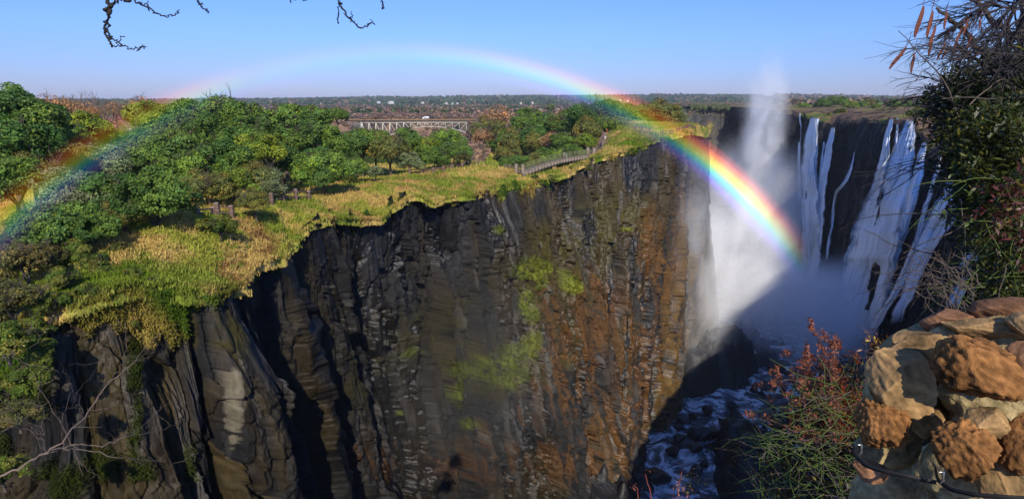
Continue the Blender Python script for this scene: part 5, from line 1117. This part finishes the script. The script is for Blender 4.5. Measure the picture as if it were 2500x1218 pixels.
for i in range(380):
    x = r.uniform(1850, 2180); y = r.uniform(940+max(0, 1960-x)*1.2, 1240); d = r.uniform(4.2, 5.6); p = Vector(P(x, y, d)); a = Vector((r.uniform(-1, 1), r.uniform(-.5, .5), r.uniform(-.6, 1))).normalized(); l = r.uniform(.15, .55); pts = [p]
    for _ in range(8): a = (a+Vector((r.uniform(-1, 1), r.uniform(-1, 1), r.uniform(-1, .8)))*.24).normalized(); p = p+a*l/8; pts.append(p.copy())
    (mb if r.random() < .72 else mb2).tube(np.array(pts)-og, np.linspace(.0034, .0013, 9), 4)
mb.build('green_stems', M_gstem, gs); mb2.build('dry_stems', M_ptwig, gs)
leafmass('dark_leaves', [(1900,1040),(1990,930),(2120,900),(2130,1060),(2110,1240),(1860,1240),(1870,1130)], 12000, 5.2, 6.4, .028, [(.008, .012, .005), (.012, .016, .006), (.018, .010, .006)], 93, gs, og, thin=.2)
tag(gs, 'wiry bush of thin green stems below the red-leaved shrub', 'shrub')
mp = empty('small_red_plant', tuple(P(1680, 1230, 4.2))); om = np.array(mp.location); mb = MB(); r = random.Random(66)
for L in [[(1682,1260),(1684,1210),(1688,1170),(1684,1148)], [(1686,1200),(1700,1170),(1704,1156)], [(1683,1215),(1665,1190),(1656,1182)], [(1684,1205),(1708,1192)]]: mb.tube(wig([P(x, y, 4.2) for x, y in L], 4, .003, int(L[0][0]))-om, .003, 4)
mb.build('stems', M_stem, mp); leafmass('red_leaves', [(1650,1172),(1672,1160),(1680,1230),(1712,1190),(1712,1180),(1690,1150),(1704,1230),(1672,1230)], 90, 4.15, 4.25, .014, [(.45, .12, .08), (.5, .2, .10)], 94, mp, om, clump=6, thin=.0); leafmass('yellow_leaves', [(1676,1142),(1694,1142),(1698,1180),(1676,1176)], 60, 4.15, 4.25, .014, [(.35, .25, .03)], 95, mp, om, clump=6, thin=.0)
tag(mp, 'small plant with pink and yellow leaflets over the rapids at the bottom edge', 'plant')
for i, (L, lab) in enumerate([([(1594,1260),(1588,1200),(1575,1155)], 'single red stem left of the small pink plant'), ([(1650,1260),(1656,1190),(1669,1130)], 'pair of thin red stems right beside the small pink plant'), ([(1560,1260),(1558,1215),(1556,1190)], 'pink-tipped stalk at the bottom edge, leftmost of the red stems')]):
    root = empty('red_stalk', tuple(P(*L[0], 4.2))); o_ = np.array(root.location); mb = MB(); mb.tube(wig([P(x, y, 4.2) for x, y in L], 4, .002, 7+i)-o_, np.linspace(.005, .0025, 9), 5)
    mb.build('stem', mat('red stem', (.30, .07, .04)), root)
    leafmass('leaflets', [(L[2][0]-8, L[2][1]), (L[2][0]+8, L[2][1]-4), (L[2][0]+10, L[2][1]+30), (L[2][0]-6, L[2][1]+30)], 16 if i == 2 else 6, 4.17, 4.22, .012, [(.5, .16, .1)], 96+i, root, o_, clump=4, thin=0.); tag(root, lab, 'plant')
# dark earth bank under the shrubs and the parapet
bk_x = np.linspace(1.2, 4.8, 60); bk_y = np.linspace(-1, 4.9, 70); BX, BY = np.meshgrid(bk_x, bk_y, indexing='ij')
bz = -3.1-.35*np.maximum(0, BY-2.2)-1.2*np.maximum(0, BY-4.0)-1.5*np.maximum(0, 2.3-BX+.0)**1.2+(fbm(BX/.6, BY/.6, 1201, 4)-.5)*.35
ebk = mesh_obj('earth_bank', np.dstack([BX, BY, bz]), grid_faces(60, 70), mat('dark earth', (.05, .035, .022), rough=.95, noise=.4, nscale=4, bump=.05, bscale=5)); tag(ebk, kind='structure')
# ---------------------------------------------------------------- spray: ellipsoids of fine drops hanging in the gorge
def puff(name, c, rad, dens, nscale, seed, pw=1.0, rz=0, tiltx=0, nlo=.35, nhi=.7, floor_=0.0, steps=1.0, fadez=None):
    v, f = ico(2); mb = MB(); mb.add(v*1.02, f); m = bpy.data.materials.new('spray'); m.use_nodes = True; N = m.node_tree.nodes; L = m.node_tree.links; N.clear()
    out = N.new('ShaderNodeOutputMaterial'); pv = N.new('ShaderNodeVolumePrincipled'); pv.inputs['Color'].default_value = (1, 1, 1, 1); pv.inputs['Anisotropy'].default_value = -.5
    tc = N.new('ShaderNodeTexCoord'); ln = N.new('ShaderNodeVectorMath'); ln.operation = 'LENGTH'; L.new(tc.outputs['Object'], ln.inputs[0])
    fa = N.new('ShaderNodeMapRange'); fa.interpolation_type = 'SMOOTHSTEP'; fa.inputs[1].default_value = 1; fa.inputs[2].default_value = .15; L.new(ln.outputs['Value'], fa.inputs[0])
    ge = N.new('ShaderNodeNewGeometry'); nz = N.new('ShaderNodeTexNoise'); nz.inputs['Scale'].default_value = nscale; nz.inputs['Detail'].default_value = 5; nz.inputs['Distortion'].default_value = .6
    ad = N.new('ShaderNodeVectorMath'); ad.operation = 'MULTIPLY_ADD'; ad.inputs[1].default_value = (1, 1, .55); ad.inputs[2].default_value = (seed*3.1, seed*1.7, 0); L.new(ge.outputs['Position'], ad.inputs[0]); L.new(ad.outputs[0], nz.inputs['Vector'])
    mr = N.new('ShaderNodeMapRange'); mr.interpolation_type = 'SMOOTHSTEP'; mr.inputs[1].default_value = nlo; mr.inputs[2].default_value = nhi; mr.inputs[3].default_value = floor_; L.new(nz.outputs[0], mr.inputs[0])
    m1_ = N.new('ShaderNodeMath'); m1_.operation = 'MULTIPLY'; L.new(fa.outputs[0], m1_.inputs[0]); L.new(mr.outputs[0], m1_.inputs[1])
    m2_ = N.new('ShaderNodeMath'); m2_.operation = 'MULTIPLY'; m2_.inputs[1].default_value = dens; L.new(m1_.outputs[0], m2_.inputs[0]); last = m2_.outputs[0]
    L.new(last, pv.inputs['Density']); L.new(pv.outputs[0], out.inputs['Volume'])
    o = mb.build(name, m); o.location = tuple(c); o.scale = rad; o.rotation_euler = (tiltx, 0, rz); tag(o, kind='stuff'); return o
def at(px, py, d, z=None):
    p = P(px, py, d)
    if z is not None: p[2] = z
    return p
puff('spray_plume', at(1862, 350, 445), (19, 22, 76), .085, .10, 1, nlo=.36, nhi=.62, floor_=.15, tiltx=0)
puff('spray_plume', at(1858, 250, 445), (21, 22, 26), .018, .05, 2, nlo=.3, nhi=.7, floor_=.3)
puff('spray_mist', at(1830, 520, 480, -78), (50, 170, 62), .019, .05, 3, rz=-.35, floor_=.05, nlo=.40, nhi=.64)
puff('spray_mist', at(1795, 640, 320, -88), (38, 100, 46), .045, .06, 4, rz=-.35, floor_=.08, nlo=.40, nhi=.62)
puff('spray_mist', at(1985, 800, 285, -100), (58, 55, 30), .075, .05, 5, rz=-.3, nlo=.3, nhi=.6, floor_=.3)
puff('spray_mist', at(1950, 640, 400, -95), (34, 60, 46), .035, .05, 6, rz=-.3, floor_=.3)
puff('spray_mist', at(1712, 560, 212, -55), (14, 28, 56), .022, .07, 7, rz=-.5, nlo=.38, nhi=.7)
puff('spray_mist', at(1735, 700, 222, -80), (14, 32, 42), .02, .07, 8, rz=-.4, nlo=.35, nhi=.68)
puff('spray_mist', at(1100, 700, 105, -55), (40, 26, 34), .0007, .04, 9, rz=.6, floor_=.3)
puff('spray_mist', at(1880, 560, 400, -66), (24, 60, 34), .012, .04, 10, rz=-.3, floor_=.1)
puff('spray_mist', at(1925, 560, 425, -62), (30, 50, 40), .020, .05, 11, rz=-.3, floor_=.15)
puff('spray_mist', at(2060, 700, 300, -92), (26, 34, 26), .030, .07, 12, rz=-.3, floor_=.1)
# boulders standing in the rapids
M_boul = mat('wet boulder', (.016, .014, .013), rough=.4, noise=.4, nscale=1, bump=.1, bscale=2, spec=.4); bv, bf = ico(3); rb = np.random.default_rng(77)
for i, (x, y, s) in enumerate([(1665,1025,2.2),(1698,1060,3.0),(1728,1062,3.2),(1660,1070,1.8),(1640,1100,2.0),(1700,1092,2.4),(1745,1085,2.2),(1730,1002,2.4),(1690,1015,1.6),(1765,1030,2.4),(1800,1010,2.0),(1610,1160,3.2),(1700,1150,2.4),(1655,1045,1.4),(1790,990,1.8),(1720,1130,1.8)]):
    p = Pz(x, y, FLOOR+.3); v = bv.copy()
    for _ in range(10): n = rb.normal(size=3); n /= np.linalg.norm(n); h = rb.uniform(.5, .85); v = v-np.maximum(v@n-h, 0)[:, None]*n
    v = v*(1+.12*n3(v, 2, i))[:, None]*np.array([rb.uniform(.9, 1.5), rb.uniform(.8, 1.2), rb.uniform(.6, .85)])*s
    mb = MB(); mb.add(v, bf); o = mb.build('boulder', M_boul); o.location = tuple(p); tag(o, 'dark wet angular boulder standing in the white rapids on the gorge floor', 'boulder', 'boulders in the rapids')
# ---------------------------------------------------------------- rainbow: a self-glowing shell whose painted colours stand in for sunlight returned by drops
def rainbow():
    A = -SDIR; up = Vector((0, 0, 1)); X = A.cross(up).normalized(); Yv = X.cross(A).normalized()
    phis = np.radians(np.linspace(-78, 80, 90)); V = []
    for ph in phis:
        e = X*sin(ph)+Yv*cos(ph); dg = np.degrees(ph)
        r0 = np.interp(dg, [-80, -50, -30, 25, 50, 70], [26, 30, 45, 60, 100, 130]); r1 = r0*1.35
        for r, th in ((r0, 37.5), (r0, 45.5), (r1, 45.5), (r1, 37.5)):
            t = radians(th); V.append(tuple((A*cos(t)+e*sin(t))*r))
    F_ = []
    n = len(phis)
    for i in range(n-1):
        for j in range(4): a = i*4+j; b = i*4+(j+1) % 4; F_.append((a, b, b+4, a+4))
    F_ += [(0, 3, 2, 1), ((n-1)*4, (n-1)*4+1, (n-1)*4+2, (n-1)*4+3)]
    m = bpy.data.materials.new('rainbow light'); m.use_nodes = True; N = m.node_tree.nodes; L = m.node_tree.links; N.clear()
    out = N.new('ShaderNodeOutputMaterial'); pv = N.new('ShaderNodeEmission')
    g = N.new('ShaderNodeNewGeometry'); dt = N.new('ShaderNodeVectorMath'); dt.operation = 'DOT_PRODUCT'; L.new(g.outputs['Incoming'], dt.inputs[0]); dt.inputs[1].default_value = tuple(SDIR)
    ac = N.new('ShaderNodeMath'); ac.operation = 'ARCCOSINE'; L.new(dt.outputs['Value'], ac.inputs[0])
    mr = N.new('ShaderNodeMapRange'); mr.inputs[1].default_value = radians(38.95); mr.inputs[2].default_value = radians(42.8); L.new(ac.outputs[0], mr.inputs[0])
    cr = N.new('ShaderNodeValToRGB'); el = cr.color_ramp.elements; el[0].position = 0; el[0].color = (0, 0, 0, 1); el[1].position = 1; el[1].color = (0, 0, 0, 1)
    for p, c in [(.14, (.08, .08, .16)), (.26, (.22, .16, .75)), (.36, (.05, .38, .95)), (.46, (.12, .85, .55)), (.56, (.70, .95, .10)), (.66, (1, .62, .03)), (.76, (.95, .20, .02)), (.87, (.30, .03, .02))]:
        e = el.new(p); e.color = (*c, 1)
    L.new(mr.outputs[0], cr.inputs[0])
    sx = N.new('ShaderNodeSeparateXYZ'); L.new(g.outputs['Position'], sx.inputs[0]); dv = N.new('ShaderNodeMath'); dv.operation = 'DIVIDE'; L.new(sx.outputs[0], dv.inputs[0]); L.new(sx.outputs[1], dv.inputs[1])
    # glow set by hand along the bow: strong at right until it dies where shade begins, faint high in the air and over the forest
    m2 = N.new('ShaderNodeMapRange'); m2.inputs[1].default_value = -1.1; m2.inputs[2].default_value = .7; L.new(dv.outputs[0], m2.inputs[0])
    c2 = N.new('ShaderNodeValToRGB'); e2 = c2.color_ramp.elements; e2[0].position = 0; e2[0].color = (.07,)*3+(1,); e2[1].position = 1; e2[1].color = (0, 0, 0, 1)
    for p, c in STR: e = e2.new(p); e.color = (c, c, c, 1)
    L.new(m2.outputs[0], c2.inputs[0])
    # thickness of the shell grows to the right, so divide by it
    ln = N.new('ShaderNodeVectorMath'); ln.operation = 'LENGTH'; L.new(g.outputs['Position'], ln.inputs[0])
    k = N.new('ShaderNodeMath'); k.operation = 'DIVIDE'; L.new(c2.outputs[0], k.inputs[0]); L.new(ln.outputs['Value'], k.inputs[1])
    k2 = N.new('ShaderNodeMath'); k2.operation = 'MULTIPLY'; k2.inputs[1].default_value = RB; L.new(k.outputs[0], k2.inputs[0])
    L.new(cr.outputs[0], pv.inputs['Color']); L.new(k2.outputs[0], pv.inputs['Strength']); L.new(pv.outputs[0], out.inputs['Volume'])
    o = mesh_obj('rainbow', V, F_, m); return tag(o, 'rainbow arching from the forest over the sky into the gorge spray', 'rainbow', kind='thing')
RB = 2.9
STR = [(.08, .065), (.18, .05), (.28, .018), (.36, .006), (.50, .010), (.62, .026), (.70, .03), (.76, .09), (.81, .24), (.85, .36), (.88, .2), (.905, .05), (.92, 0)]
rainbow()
# ---------------------------------------------------------------- haze over the whole country
mb = MB(); v = np.array([(x, y, z) for x in (-12500, 12500) for y in (-200, 12500) for z in (-128, 75)]); mb.add(v, [(0, 1, 3, 2), (4, 6, 7, 5), (0, 4, 5, 1), (2, 3, 7, 6), (0, 2, 6, 4), (1, 5, 7, 3)])
mh = bpy.data.materials.new('haze'); mh.use_nodes = True; N = mh.node_tree.nodes; N.clear(); pv = N.new('ShaderNodeVolumePrincipled'); pv.inputs['Color'].default_value = (.80, .88, 1, 1); pv.inputs['Density'].default_value = HAZE if 'HAZE' in globals() else 6.5e-5; pv.inputs['Anisotropy'].default_value = 0
ou = N.new('ShaderNodeOutputMaterial'); mh.node_tree.links.new(pv.outputs[0], ou.inputs['Volume']); hz = mb.build('haze', mh); tag(hz, kind='stuff')
